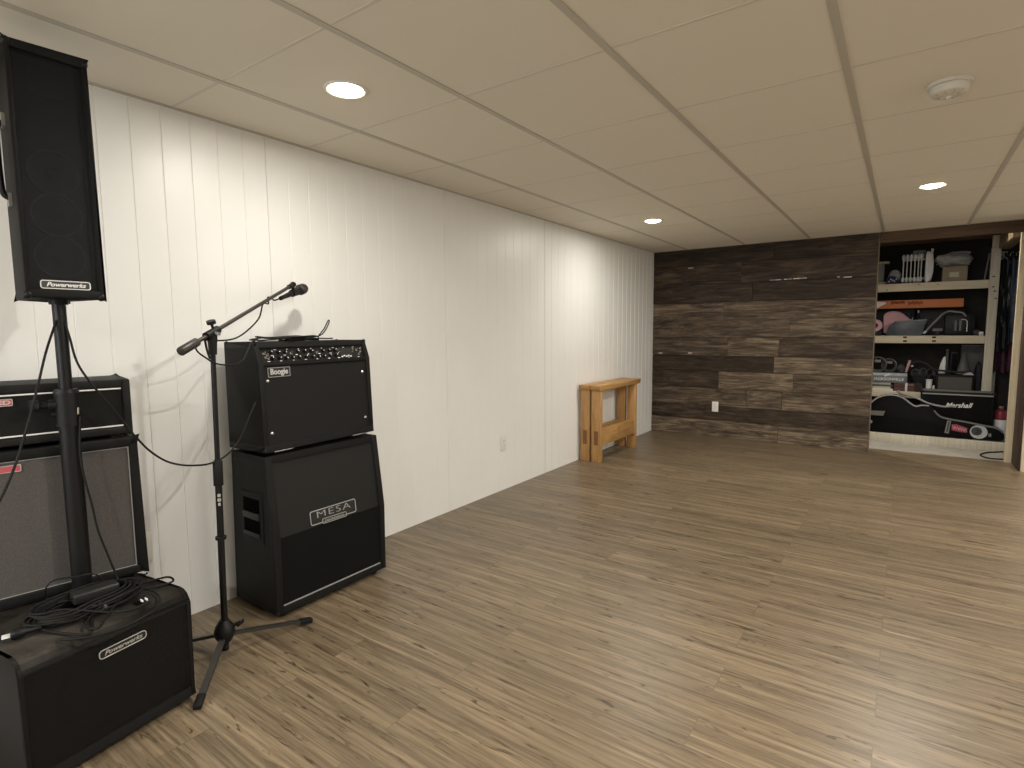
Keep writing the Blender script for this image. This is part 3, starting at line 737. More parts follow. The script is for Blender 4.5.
m = MB(); p1 = Vector((0, 0, .588)); m.cyl(p1+kd*.028, p1+kd*.040, .009, n=12); m.build('lock_pin', black_plastic, cl)
one('cyl', (.024, .018, .585), (.026, .0195, .606), .003, n=8).build('pin_chain', chrome, cl)

spz0 = 1.312
sp = thing('column_loudspeaker', 'tall narrow black column loudspeaker on top of the pole', 'loudspeaker', (.45, .490, spz0))
SWd, SDp, SHt, tp = .187, .215, .700, .028
foot = [(0, 0), (0, SWd), (-SDp, SWd-tp), (-SDp, tp)]
def slab(z0, z1): return [(x, y, z0) for x, y in foot], (0, 0, z1-z0)
m = MB(); m.prism(*slab(.004, .030)); m.prism(*slab(SHt-.024, SHt))
m.prism([(0, 0, .004), (0, .012, .004), (-SDp, tp+.012, .004), (-SDp, tp, .004)], (0, 0, SHt-.004)); m.prism([(0, SWd-.012, .004), (0, SWd, .004), (-SDp, SWd-tp, .004), (-SDp, SWd-tp-.012, .004)], (0, 0, SHt-.004))
m.box((-SDp, tp, .01), (-SDp+.012, SWd-tp, SHt-.01))
m.bevel(.006).build('cabinet', carpet_black, sp)
bx((-.040, .012, .03), (-.034, SWd-.012, SHt-.024)).build('baffle', cone_m, sp)
for zz in (.125, .245, .365):
    dr = one('lathe', [(.064, 0), (.064, .005), (.060, .007), (.052, .003), (.020, -.002), (.014, .006), (.002, .010)], (-.033, SWd/2, zz), (1, 0, 0), 40).build('driver', cone_m, sp)
    one('torus', (-.026, SWd/2, zz), (1, 0, 0), .0605, .0032, 40, 6).build('surround', surround_m, dr)
bx((-.034, .05, .575), (-.028, SWd-.05, .655), .004).build('horn', black_plastic, sp)
bx((-.0105, .011, .029), (-.0085, SWd-.011, SHt-.023)).build('grille', perf, sp)
fm = FX((-.008, SWd/2+.002, .043)); pl = plate(.118, .022, .006, .003, fm).build('name_badge', badge_black, sp)
ring_outline(.118, .022, .006, .0014, fm @ Matrix.Translation((0, 0, .003))).build('rim', badge_white, pl)
text_mb('Powerwerks', .0165, fm @ Matrix.Translation((0, 0, .0034)), .0005, shear=.35, sx=1.1, bold=.0004).build('lettering', badge_white, pl)
for y in (.006, SWd-.006):
    for z in (.012, SHt-.010):
        m = MB(); m.ball((-.008, y, z), .0125, (1, .9, 1), 14); m.build('corner_guard', black_plastic, sp)
# bar handle on the side facing the viewer
sdn = Vector((-tp, -SDp, 0)).normalized()
def side_pt(t, z, off=0): return Vector((-SDp*t, tp*t, z)) + sdn*off
m = MB(); m.tube([side_pt(.50, .29, 0), side_pt(.50, .30, .016), side_pt(.50, .35, .020), side_pt(.50, .44, .020), side_pt(.50, .49, .016), side_pt(.50, .50, 0)], .0075, 8, 5)
hh = m.build('side_handle', rubber, sp)
for z in (.285, .505):
    a, c = side_pt(.40, z-.02, .001), side_pt(.60, z+.02, .008); m = MB(); m.beam(side_pt(.50, z-.018, .004), side_pt(.50, z+.018, .004), .03, .008, sdn); m.build('handle_mount', steel, hh)
m = MB(); m.cyl((PX-.45, PY-.490, -.010), (PX-.45, PY-.490, .006), .024, n=24); m.build('pole_cup', black_plastic, sp)

# ------------------------------------------------------------------ microphone stand
MX, MY = .421, .990
ms = thing('microphone_stand', 'black boom microphone stand with three splayed feet on the floor', 'microphone stand', (MX, MY, 0))
lo_ = lambda p: Vector(p)-Vector((MX, MY, 0))
m = MB(); m.lathe([(.013, .048), (.022, .056), (.034, .078), (.037, .096), (.030, .118), (.020, .132), (.016, .140)], (0, 0, 0), (0, 0, 1), 24); m.cyl((0, 0, .022), (0, 0, .06), .0125, n=16)
hb = m.build('base_hub', black_plastic, ms)
m = MB(); m.cyl((.018, .020, .112), (.036, .044, .122), .007, n=10); m.beam((.030, .034, .112), (.042, .052, .128), .020, .008); m.build('lock_lever', black_plastic, hb)
for u, v in ((197.5, 707), (310, 620.5), None) if False else ((197.5, 707), (310, 620.5)):
    e = lo_(atZ(u, v, .010)); e.z = .013
    st = e.normalized()*.026; st.z = .078
    m = MB(); m.beam(st, e, .021, .011); lg = m.build('leg', grey_grip, ms)
    dv_ = (e-st).normalized(); m = MB(); m.beam(e-dv_*.045, e+dv_*.008, .026, .018); m.bevel(.004).build('rubber_foot', rubber, lg)
e = Vector((-.205, -.06, .013)); st = e.normalized()*.026; st.z = .078
lg = one('beam', st, e, .021, .011).build('leg', grey_grip, ms); dv_ = (e-st).normalized(); m = MB(); m.beam(e-dv_*.045, e+dv_*.008, .026, .018); m.bevel(.004).build('rubber_foot', rubber, lg)
PT = lambda z: Vector((.0062*z, .0125*z, z))
one('cyl', PT(.10), PT(.70), .0118, n=20).build('lower_tube', black_metal, ms)
one('cyl', PT(.68), PT(1.175), .0088, n=18).build('upper_tube', black_metal, ms)
m = MB(); m.cyl(PT(.655), PT(.745), .0165, n=20); m.cyl(PT(.742), PT(.752), .0165, .010, 20); m.bevel(.001).build('height_clutch', rubber, ms)
m = MB(); m.cyl(PT(.452), PT(.462), .019, n=20); m.build('tube_ring', black_plastic, ms)
tocam = (CAM-Vector((MX, MY, 0))); tocam.z = 0; tocam.normalize()
rt = Vector((-tocam.y, tocam.x, 0))
for i, (zz, w) in enumerate(((.655-.035, .011), (.655-.052, .012), (.655-.068, .008))):
    p = tocam*.0122+PT(zz); mm = plate(w, .012, .003, .0006, frame3(p, rt, (0, 0, 1))); mm.build('logo_mark', badge_silver, ms)
piv = PT(1.213)
tip = lo_(onwall(292.5, 285.0, .165)); tail_dir = (piv-tip).normalized(); bd = -tail_dir
# boom through the pivot
tip_w = piv + bd*((tip-piv).length)
tail = piv - bd*.172
one('cyl', tail+bd*.05, tip_w-bd*.03, .0072, n=16).build('boom_tube', grey_grip, ms)
m = MB(); m.cyl(tail, tail+bd*.085, .0155, n=20); m.cyl(tail-bd*.001, tail+bd*.004, .0135, n=20); m.bevel(.002).build('counterweight_grip', grey_grip, ms)
m = MB(); m.cyl(PT(1.135), PT(1.185), .0135, .0155, 18); m.cyl(PT(1.180), PT(1.215), .0165, n=18); m.cyl(piv-bd*.035, piv+bd*.035, .0145, n=18)
up_b = (Vector((0, 0, 1))-bd*bd.z).normalized(); sdv = bd.cross(up_b)
jt = m.build('boom_joint', black_plastic, ms)
m = MB(); m.cyl(piv+up_b*.010+bd*.012, piv+up_b*.034+bd*.012, .005, n=12); m.cyl(piv+up_b*.030+bd*.012, piv+up_b*.042+bd*.012, .0155, .0155, 12); m.build('tightening_knob', black_plastic, jt)
m = MB(); m.cyl(piv+sdv*.012, piv+sdv*.030+Vector((0, 0, -.004)), .006, n=10); m.build('pivot_bolt', steel, jt)
one('tube', [piv-bd*.045-up_b*.008, piv-bd*.035+Vector((.0, 0, -.045)), piv-bd*.020+Vector((0, 0, -.085))], .004, 8, 4).build('lock_lever', black_plastic, jt)
# clip at the boom end
mb_ = lo_(onwall(285.5, 296.2, .185)); xh = .17
while (lo_(onwall(305.5, 287.6, xh))-mb_).length < .186 and xh > .05: xh -= .002
mh = lo_(onwall(305.5, 287.6, xh)); md = (mh-mb_).normalized()
m = MB(); m.cyl(tip_w-bd*.035, tip_w+bd*.004, .0105, n=16); m.cyl(tip_w+bd*.002, tip_w+bd*.012, .013, .012, 16); m.build('boom_end', black_plastic, ms)
m = MB(); m.cyl(tip_w-bd*.002, mb_+md*.075, .008, n=12); m.cyl(mb_+md*.055, mb_+md*.10, .0165, .019, 18); m.build('microphone_clip', black_plastic, ms)

mic = thing('microphone', 'black ball-head vocal microphone in the clip at the boom end', 'microphone', Vector((MX, MY, 0))+mb_)
m = MB(); m.lathe([(.0095, 0), (.0105, .002), (.0115, .05), (.0150, .112), (.0175, .122), (.0175, .128)], (0, 0, 0), md, 24); m.build('body', black_plastic, mic)
m = MB(); m.lathe([(.0175, .124), (.024, .130), (.0255, .137), (.024, .143)], (0, 0, 0), md, 24); m.build('collar_ring', grey_grip, mic)
m = MB(); m.lathe([(.0225, .140), (.0250, .150), (.0250, .160), (.0215, .172), (.013, .181), (.002, .184)], (0, 0, 0), md, 28); m.build('grille_ball', mat('dark_mic_mesh', (.030, .030, .030), .45, metal=.6, bump=.8, bscale=900), mic)
m = MB(); m.lathe([(.0085, -.045), (.0095, -.04), (.0095, .004)], (0, 0, 0), md, 16); m.build('plug', black_metal, mic)

# cables -------------------------------------------------------------
def cable(name, pts, r, mtl, label, cat='cable', group=None, smooth=8):
    o = one('tube', pts, r, 8, smooth).build(name, mtl, smooth=60); tag(o, label, cat, group); return o
base = Vector((MX, MY, 0))
mw = lambda p: base+p
pts = [mw(mb_-md*.040), mw(mb_-md*.060+Vector((0, -.02, -.006))), mw(piv+bd*.43-up_b*.013), mw(piv+bd*.395+up_b*.009), mw(piv+bd*.385-up_b*.016)]
pts += [onwall(u, v, x) for u, v, x in ((263, 304, .30), (259, 318, .33), (248, 330, .36), (236, 338, .39), (222, 340.5, .41), (207, 340, .43), (195, 340.5, .44), (195, 346, .44), (198, 352, .44), (206, 358, .44), (216, 363.5, .44), (232, 365, .42), (243, 360, .40), (248, 350, .37))]
pts += [onwall(251.5, 342.5, .325)]
q = amp.matrix_basis.copy()
ampw = lambda x, y, z: Matrix.Translation(amp.location) @ Matrix.Rotation(amp.rotation_euler.z, 4, 'Z') @ Vector((x, y, z))
HT = H2+.0055
pts += [ampw(-.060, .030, HT+.004), ampw(-.10, .060, HT), ampw(-.14, .12, HT)]
cable('microphone_cable', pts, .0031, rubber, 'thin black cable looping from the microphone down onto the amplifier')
# bundle of cable on the amplifier
pts = []; rk = random.Random(11)
for k in range(2):
    for i in range(9):
        a = 2*PI*i/9+.5*k; R1, R2 = .062+.020*k, .13+.03*rk.random()
        pts.append(ampw(-.13+R1*math.cos(a)+rk.uniform(-.016, .016), .19+.03*k+R2*math.sin(a), HT+.002+.007*k+rk.uniform(0, .010)))
pts += [ampw(-.12, .34, HT+.012), ampw(-.13, .40, HT+.018), ampw(-.14, .44, HT+.040), ampw(-.15, .475, HT+.082), ampw(-.15, .470, HT+.090), ampw(-.14, .435, HT+.050), ampw(-.13, .39, HT+.010), ampw(-.12, .42, HT+.004), ampw(-.11, .46, HT+.004)]
cable('instrument_cable', pts, .0030, rubber, 'tangle of black cable lying on top of the combo amplifier', smooth=6)
ped = thing('pedal_box', 'small black box with silver jacks among cable on the combo amplifier', 'pedal', ampw(-.150, .265, H2+.0002), math.radians(12))
bx((-.03, -.05, 0), (.03, .05, .022), .004).build('case', black_plastic, ped)
for yy in (-.056, .056): one('cyl', (.01, yy-.008, .012), (.01, yy+.008, .012), .006, n=12).build('jack', chrome, ped)
# long cable from the loudspeaker past the stand
pts = [(PX+.018, PY+.006, 1.25), (PX+.023, PY+.014, 1.20)]
pts += [onwall(u, v, x) for u, v, x in ((77, 362, .385), (90, 382, .395), (107, 402, .395), (122, 420, .39), (136, 437, .39), (150, 451, .39), (166, 461, .39), (182, 465, .40), (198, 465.3, .415), (210, 463.5, .432), (224, 457, .425), (236, 445, .40), (244, 430, .385), (250, 415, .37), (256, 402, .335))]
cable('speaker_cable', pts, .0034, rubber, 'black cable sagging from the pole past the microphone stand')
pts = [(PX+.014, PY-.014, 1.255), (PX+.016, PY-.020, 1.235)] + [onwall(u, v, x) for u, v, x in ((46, 352, .40), (38, 385, .44), (29, 420, .46), (17, 460, .48), (5, 490, .50), (-8, 515, .52))]
cable('speaker_cable', pts, .0034, rubber, 'black cable running from the pole top down past the left edge')
pts = [(PX+.030, PY+.022, .96)] + [onwall(u, v, x) for u, v, x in ((80, 452, .385), (85, 480, .39), (92, 505, .395), (98, 530, .40), (107, 553, .405), (115, 572, .41), (121, 586, .42))]
pts += [Vector((.40, .665, SH+.006))]
cable('signal_cable', pts, .0032, rubber, 'black cable hanging down along the pole to the subwoofer top')
m = MB()
# loose loops of cord on the dusty subwoofer
def loops(c, rx, ry, n, seed, r, z0=.0105, dz=.0042, ang=0.0, jig=.012, tail=None):
    rr_ = random.Random(seed); P = []
    for k in range(n):
        ox, oy = rr_.uniform(-jig, jig), rr_.uniform(-jig, jig); s = 1+rr_.uniform(-.10, .08)
        for i in range(12):
            a = 2*PI*i/12; x = rx*s*math.cos(a); y = ry*s*math.sin(a)
            P.append(Vector((c[0]+ox+x*math.cos(ang)-y*math.sin(ang), c[1]+oy+x*math.sin(ang)+y*math.cos(ang), SH+z0+dz*k+rr_.uniform(0, .003))))
    if tail: P = [Vector(p) for p in tail[0]]+P+[Vector(p) for p in tail[1]]
    return P
zt_ = SH+.005
t = thing('extension_lead', 'coiled black power cord on the subwoofer with its plug at the left end', 'cord', atZ(50, 630, SH))
ll = local(t)
pg = atZ(27, 631, SH+.0175); pg2 = atZ(12, 635, SH+.0175); pdv = (pg2-pg).normalized()
P = loops((.468, .565), .074, .130, 8, 4, .0036, ang=.10, tail=([pg+Vector((.0, .002, 0)), atZ(42, 630, SH+.008), atZ(60, 633, zt_), atZ(90, 633, zt_)], [atZ(120, 612, SH+.012), atZ(150, 602, zt_)]))
mm = one('tube', [ll @ p for p in P], .0037, 8, 6); mm.build('cord', rubber, t, 60)
m = MB(); m.lathe([(.006, -.03), (.008, 0), (.014, .012), (.0145, .03), (.012, .034)], ll @ (pg-pdv*.0), pdv, 16); pgm = m.build('plug', black_plastic, t)
sd_ = Vector((-pdv.y, pdv.x, 0)); m = MB()
for s_ in (-1, 1): m.beam(ll @ (pg+pdv*.030+sd_*.006*s_), ll @ (pg+pdv*.052+sd_*.006*s_), .0018, .0066)
m.build('prong', badge_white, pgm)
t = thing('mains_lead', 'black power cord lying to the right on the subwoofer, its silver prongs up', 'cord', atZ(150, 600, SH))
ll = local(t); pg = atZ(140, 598, SH+.014); pdv = (atZ(149, 602, SH+.022)-pg).normalized()
P = [atZ(60, 640, zt_), atZ(95, 636, zt_), atZ(128, 625, zt_), atZ(156, 609, zt_), atZ(160, 598, zt_+.004), atZ(150, 590, zt_+.006), atZ(133, 590, SH+.014), atZ(120, 600, SH+.020), atZ(105, 618, SH+.016), atZ(98, 628, SH+.012), atZ(85, 625, SH+.010), atZ(105, 602, SH+.020), atZ(125, 588, SH+.020), atZ(150, 581, zt_), atZ(168, 577, zt_), atZ(173, 581, zt_), atZ(160, 586, zt_), atZ(142, 590, SH+.014), pg]
one('tube', [ll @ p for p in P], .0035, 8, 8).build('cord', rubber, t, 60)
m = MB(); m.lathe([(.006, -.02), (.011, -.004), (.013, .018), (.011, .022)], ll @ pg, pdv, 16); pgm = m.build('plug', black_plastic, t)
sd_ = Vector((-pdv.y, pdv.x, 0)).normalized(); m = MB()
for s_ in (-1, 1): m.beam(ll @ (pg+pdv*.020+sd_*.006*s_), ll @ (pg+pdv*.042+sd_*.006*s_), .0018, .0066)
m.build('prong', badge_white, pgm)
a, c = atZ(72, 602, SH+.022), atZ(118, 588, SH+.022)
t = thing('power_adapter', 'black oblong power adapter resting on the coiled cords', 'power adapter', ((a+c)/2-Vector((0, 0, .006))), math.atan2(c.y-a.y, c.x-a.x))
ln = (c-a).length
bx((-ln/2, -.026, .0), (ln/2, .026, .032), .006, 3).build('brick', mat('scuffed_black_plastic', (.014, .0135, .013), .5, var=.3, vscale=30), t)
ll = local(t)
m = MB(); m.tube([Vector((-ln/2, 0, .014)), Vector((-ln/2-.03, .004, .014)), ll @ atZ(55, 606, SH+.014), ll @ atZ(46, 597, SH+.03), ll @ onwall(46, 588, .42), ll @ onwall(55, 580, .42), ll @ onwall(75, 577, .41), ll @ onwall(92, 574, .41), ll @ onwall(102, 578, .41), ll @ atZ(104, 590, SH+.02)], .0020, 6, 6); m.build('thin_lead', rubber, t, 60)
p = atZ(95, 608, SH+.016); t = thing('cable_connector', 'stubby grey connector among the coiled cords', 'connector', p, .3)
m = MB(); m.lathe([(.007, -.024), (.010, -.018), (.010, .010), (.013, .012), (.013, .030), (.010, .032)], (0, 0, 0), (.7, .6, .1), 18); m.build('shell', mat('grey_connector', (.13, .125, .115), .5), t)
pts = [atZ(135, 590, zt_), (.20+.14, .745, SH+.006), (.325+.03, .765, SH+.004), atZ(152, 575, SH+.012), atZ(150, 570, SH+.03)]
cable('signal_cable', pts[:3]+[Vector((.36, .772, SH+.010))], .003, rubber, 'short black cable end poking out by the corner of the woven grey cabinet')
# ------------------------------------------------------------------ storage shelving
def zx(u, v, y): p = atY(u, v, y); return p.x, p.z
knot_m = mat('dark_knot', (.10, .075, .045), .8)
px0 = atY(981.8, 385, SY).x; px1 = atY(991.5, 385, SY).x
s1t, s1b = atY(935, 282, SY).z, atY(935, 290, SY).z
s2t, s2b = atY(935, 335.7, SY).z, atY(935, 343.3, SY).z
s3t, s3b = atY(890, 391, SY).z, atY(890, 397, SY).z
SX0, SX1, SYB = 1.78, px0, SY+.46
sh = thing('storage_shelf', 'rough pale lumber shelving unit in the alcove beyond the barn board wall', 'shelf', ((SX0+px1)/2, SY, 0))
ls = Vector(sh.location)
def sbx(lo, hi): return bx(Vector(lo)-ls, Vector(hi)-ls, .002)
for t_, b_ in ((s1t, s1b), (s2t, s2b), (s3t, s3b), (.150, .062)):
    bd_ = sbx((SX0, SY+.038, t_-.018), (SX1-.001, SYB, t_)).build('shelf_board', stud_x, sh)
    sbx((SX0, SY, b_), (SX1-.001, SY+.038, t_)).build('front_rail', stud_x, bd_)
# posts stand on the slab
for x0_, x1_, y0_, y1_ in ((px0, px1, SY-.002, SY+.040), (px0+.068, px1+.068, SYB-.04, SYB), (SX0-.07, SX0, SY, SY+.04), (SX0-.07, SX0, SYB-.04, SYB)):
    po_ = sbx((x0_, y0_, -.004), (x1_, y1_, 2.02)).build('post', post_v, sh)
    if x0_ == px0 and y0_ < SY+.01:
        sbx((px0+.004, SY+.001, 2.024), (px1+.004, SY+.036, 2.14)).build('post_block', post_v, po_)
for u in (905, 934): 
    for vv in (337.3, 341): 
        p = atY(u, vv, SY); sbx((p.x-.017, SY-.006, p.z-.009), (p.x+.017, SY, p.z+.009)).build('steel_bracket', black_metal, sh)
for u, v in ((919, 284.5), (938, 284), (887, 290)):
    p = atY(u, v, SY); sbx((p.x-.007, SY-.0006, p.z-.005), (p.x+.007, SY+.001, p.z+.005)).build('knot_mark', knot_m, sh)
rk = random.Random(2)
for k in range(5):
    p = atY(rk.uniform(989, 996), rk.uniform(266, 300), SY-.002); sbx((p.x-.010, SY-.0028, p.z-.008), (p.x+.010, SY, p.z+.006)).build('knot_mark', knot_m, sh)

cream = mat('cream_card', (.55, .52, .38), .7); tan_card = mat('tan_cardboard', (.30, .25, .17), .8, var=.1)
radiator_white = mat('radiator_enamel', (.70, .70, .68), .35); blue_bag = mat('navy_plastic', (.030, .035, .10), .35)
greycard = mat('grey_card', (.20, .20, .19), .7)
film = mat('crumpled_clear_plastic', (.36, .36, .34), .3, bump=.6, bscale=40, var=.35, vscale=22)
pinkf = mat('pink_foam', (.66, .40, .43), .8); slate = mat('slate_plastic', (.060, .075, .090), .4, var=.3, vscale=12)
orangec = mat('orange_carton', (.52, .17, .055), .6, var=.08, vscale=5); brown_ink = mat('brown_print', (.20, .055, .015), .6)
hose_m = mat('grey_hose', (.24, .24, .23), .5); white_m = mat('white_enamel', (.72, .72, .70), .4)
dark_bag = mat('dark_nylon', (.016, .016, .020), .65, bump=.4, bscale=120); navy_cloth = mat('dark_navy_cloth', (.020, .024, .038), .7, bump=.5, bscale=80, var=.4, vscale=14)
red_m = mat('dark_red_plastic', (.24, .022, .035), .4); redbox_m = mat('dull_red_card', (.13, .045, .045), .7); teal_m = mat('pale_blue_grey_card', (.40, .45, .46), .5, var=.3, vscale=16)
amp_grey = weave_mat('grey_speaker_cloth', (.11, .105, .095), (.06, .057, .052)); paper_m = mat('white_paper', (.72, .72, .68), .7)

def box_at(name, label, cat, u0, v0, u1, v1, y, dep, mtl, bev=.003, z=None, group=None):
    """carton whose front face spans the given outline at depth y; stands on height z"""
    a, b = atY(u0, v1, y), atY(u1, v0, y); zb = a.z if z is None else z
    t = thing(name, label, cat, ((a.x+b.x)/2, y+dep/2, zb), 0, group)
    w_, h_ = (b.x-a.x)/2, b.z-zb
    bx((-w_, -dep/2, 0), (w_, dep/2, h_), bev).build('body', mtl, t); return t, w_, h_

# --- top shelf
z1 = s1t+.001
# oil-filled radiator: white fins seen edge on
yr = SY+.10; a = atY(902, 282, yr); b = atY(921, 252, yr)
t = thing('oil_radiator', 'white finned oil radiator on the top shelf', 'heater', ((a.x+b.x)/2+.04, yr+.12, z1))
lx = lambda u: atY(u, 270, yr).x - t.location.x
zf = lambda v: atY(910, v, yr).z - z1
for i, u in enumerate((903.2, 906.9, 910.8, 914.7, 918.3, 921.2)):
    m = MB(); x = lx(u)
    for yy in (-.10, .10): m.cyl((x, yy, .04), (x, yy, zf(256.5)-.01), .0055, n=10)
    m.beam((x, 0, .035), (x, 0, zf(256.5)), .006, .19, (0, 1, 0))
    m.bevel(.002)
    for zz in (.045, zf(257)):
        m.ball((x, -.105, zz), .0215, (.78, 1, 1.5), 14); m.ball((x, .105, zz), .0215, (.78, 1, 1.5), 14)
    m.build('fin', radiator_white, t)
m = MB(); xa, xb_ = lx(925), lx(933)
m.prism([(xa, -.14, .02), (xa+.020, -.14, .0), (xb_-.01, -.14, .03), (xb_+.003, -.14, .12), (xb_+.003, -.14, .22), (xb_-.008, -.14, zf(254.5)), (xa+.010, -.14, zf(252)), (xa, -.14, zf(256))], (0, .26, 0)); m.bevel(.010, 3).build('control_panel', radiator_white, t)
one('cyl', (xb_-.016, -.145, zf(254)), (xb_-.016, -.145, zf(250.5)), .012, n=14).build('dial', white_m, t)
m = MB(); m.cyl((lx(902), 0, .06), (xa, 0, .06), .012, n=10); m.cyl((lx(902), 0, zf(259)), (xa, 0, zf(259)), .012, n=10); m.build('oil_tube', radiator_white, t)
for xx in (lx(904), lx(921)):
    bx((xx-.012, -.13, 0), (xx+.012, .13, .018), .003).build('foot', black_plastic, t)
bx((lx(912), -.03, zf(256)), (xa, .10, zf(250)), .01).build('grey_hood', greycard, t)
# things to the left of the radiator
t, w_, h_ = box_at('carton', 'small grey carton at the left end of the top shelf under a cream card', 'box', 870, 263.5, 884.5, 283, SY+.16, .2, greycard, z=z1)
zc = z1+h_+.001
p0, p1 = atY(871, 262, SY+.16), atY(889.5, 262, SY+.16)
t = thing('cream_board', 'cream coloured strip of card lying on the small grey carton', 'board', ((p0.x+p1.x)/2, SY+.25, zc)); w_ = (p1.x-p0.x)/2
bx((-w_, -.09, 0), (w_, .09, .020), .002).build('strip', cream, t); bx((-w_, -.0915, .004), (w_, -.090, .008)).build('edge_band', greycard, t)
def lump(name, label, cat, c, r, sc, mtl, seed=0, amp_=.25, group=None, freq=9, part='cover'):
    t = thing(name, label, cat, (c[0], c[1], c[2]), 0, group)
    m = MB(); m.ball((0, 0, r*sc[2]), r, sc, 32)
    for v in m.bm.verts:
        d = v.co-Vector((0, 0, r*sc[2])); n_ = noise.fractal(v.co*freq+Vector((seed, seed*2, 0)), 1.0, 2.0, 4)
        v.co = Vector((0, 0, r*sc[2]))+d*(1+amp_*n_)
        if v.co.z < 0: v.co.z = 0
    zmin = min(v.co.z for v in m.bm.verts)
    for v in m.bm.verts: v.co.z -= zmin
    m.build(part, mtl, t, 60); return t
p = atY(893, 276, SY+.06); t = lump('plastic_bag', 'navy bag of white-flecked goods left of the white radiator', 'bag', (p.x, SY+.085, z1), .052, (1.1, .8, .85), blue_bag, 3, .3)
m = MB()
for k in range(5): m.ball((-.035+.017*k, -.043+.004*(k % 2), .03+.012*((k*2) % 3)), .007, (1, .5, 1), 10)
m.build('white_fleck', white_m, t)
p = atY(895, 266, SY+.20); t = lump('jar_bag', 'clear crumpled bag of bottles behind the navy bag', 'bag', (p.x, SY+.225, z1), .085, (.75, .6, 1.0), film, 8, .18)
p = atY(877, 281, SY+.03); t = lump('rag', 'pale beige rag at the very left of the top shelf', 'cloth', (p.x+.02, SY+.07, z1), .05, (1.4, .8, .35), mat('beige_rag', (.34, .30, .22), .9, var=.2), 5, .3)
# carton and bag of film
t, w_, h_ = box_at('carton', 'tan cardboard box under a bundle of clear plastic on the top shelf', 'box', 942, 265.5, 968, 280, SY+.08, .26, tan_card, z=z1)
bx((-.045, -.1312, h_*.30), (.035, -.1298, h_*.62)).build('label_patch', cream, t)
bx((-w_, -.1305, h_-.012), (w_, .1305, h_+.0005)).build('lid_flap', tan_card, t)
zc = z1+h_+.002; p = atY(954, 265, SY+.12)
t = lump('plastic_sheeting', 'crumpled bundle of clear plastic sheeting on the tan cardboard box', 'plastic sheeting', (p.x, SY+.20, zc), .150, (1.08, .7, .52), film, 21, .32, freq=7, part='bundle')
m = MB(); rr_ = random.Random(6)
for k in range(9):
    P = [Vector((-.15+.035*i, -.105-.02*math.sin(i*.7+k)+.02*abs(i-4)/4*1.0, .03+.013*k+.018*math.sin(i*.55+k*.6))) for i in range(9)]
    m.tube(P, .0035, 5, 4)
m.build('fold_ridge', mat('plastic_highlight', (.55, .55, .53), .25), t, 60)['kind'] = 'stuff'
p = atY(984.5, 279, SY+.10)
a, b = atY(984.5, 279, SY+.10), atY(989, 254, SY+.30)
t = thing('wooden_stick', 'thin grey stick leaning beside the shelf post on the top shelf', 'stick', (a.x, SY+.10, z1))
m = MB(); m.beam((0, 0, .003), (b.x-a.x, .14, b.z-z1), .012, .010); m.build('shaft', hose_m, t); one('ball', (b.x-a.x, .14, b.z-z1), .008, (1, 1, 1), 10).build('end_cap', greycard, t)

# --- second shelf
z2 = s2t+.001
# two dark storage cases carry the long orange carton
t, w_, h_ = box_at('storage_case', 'black storage case at the back of the second shelf under the orange carton, left', 'case', 872, 308.6, 915, 334, SY+.27, .17, dark_bag, .012, z=z2)
hA = h_
for xx in (-.08, .08): bx((xx-.012, -.089, h_*.6), (xx+.012, -.085, h_*.78), .002).build('latch', steel, t)
t, w_, h_ = box_at('storage_case', 'black storage case at the back of the second shelf under the orange carton, right', 'case', 918, 308.9, 966, 334, SY+.27, .17, dark_bag, .012, z=z2)
for xx in (-.1, .1): bx((xx-.012, -.089, h_*.6), (xx+.012, -.085, h_*.78), .002).build('latch', black_metal, t)
zo = z2+max(hA, h_)+.001
a, b = atY(868, 307, SY+.03), atY(964, 298.5, SY+.03)
t = thing('long_carton', 'long orange carton lying across the dark cases on the second shelf', 'box', ((a.x+b.x)/2, SY+.20, zo)); w_ = (b.x-a.x)/2; h_ = .088
bx((-w_, -.17, 0), (w_, .17, h_), .002).build('body', orangec, t)
def scrawl(u0, u1, n, seed, mtl, r, parent, name, y, vv, hh):
    r_ = random.Random(seed); P = []
    for i in range(n):
        u = u0+(u1-u0)*i/(n-1); p = atY(u, vv+(hh if i % 2 else -hh)*r_.uniform(.4, 1), y); P.append(p-Vector(parent.location))
    one('tube', P, r, 6, 5).build(name, mtl, parent, 60)
scrawl(891, 905, 15, 1, brown_ink, .0045, t, 'printed_script', SY+.0295, 302.6, 2.0)
scrawl(908, 923, 13, 2, brown_ink, .0045, t, 'printed_script', SY+.0295, 302.9, 2.0)
a, b = atY(876, 306, SY+.0295)-t.location, atY(886, 299, SY+.0295)-t.location
m = MB(); m.prism([(a.x-.02, -.1702, .006), (a.x+.02, -.1702, .010), (b.x, -.1702, h_*.62), (b.x, -.1702, h_-.018), (a.x+.03, -.1702, h_-.012), (a.x-.02, -.1702, h_-.004)], (0, -.001, 0)); m.build('printed_flash', paper_m, t)
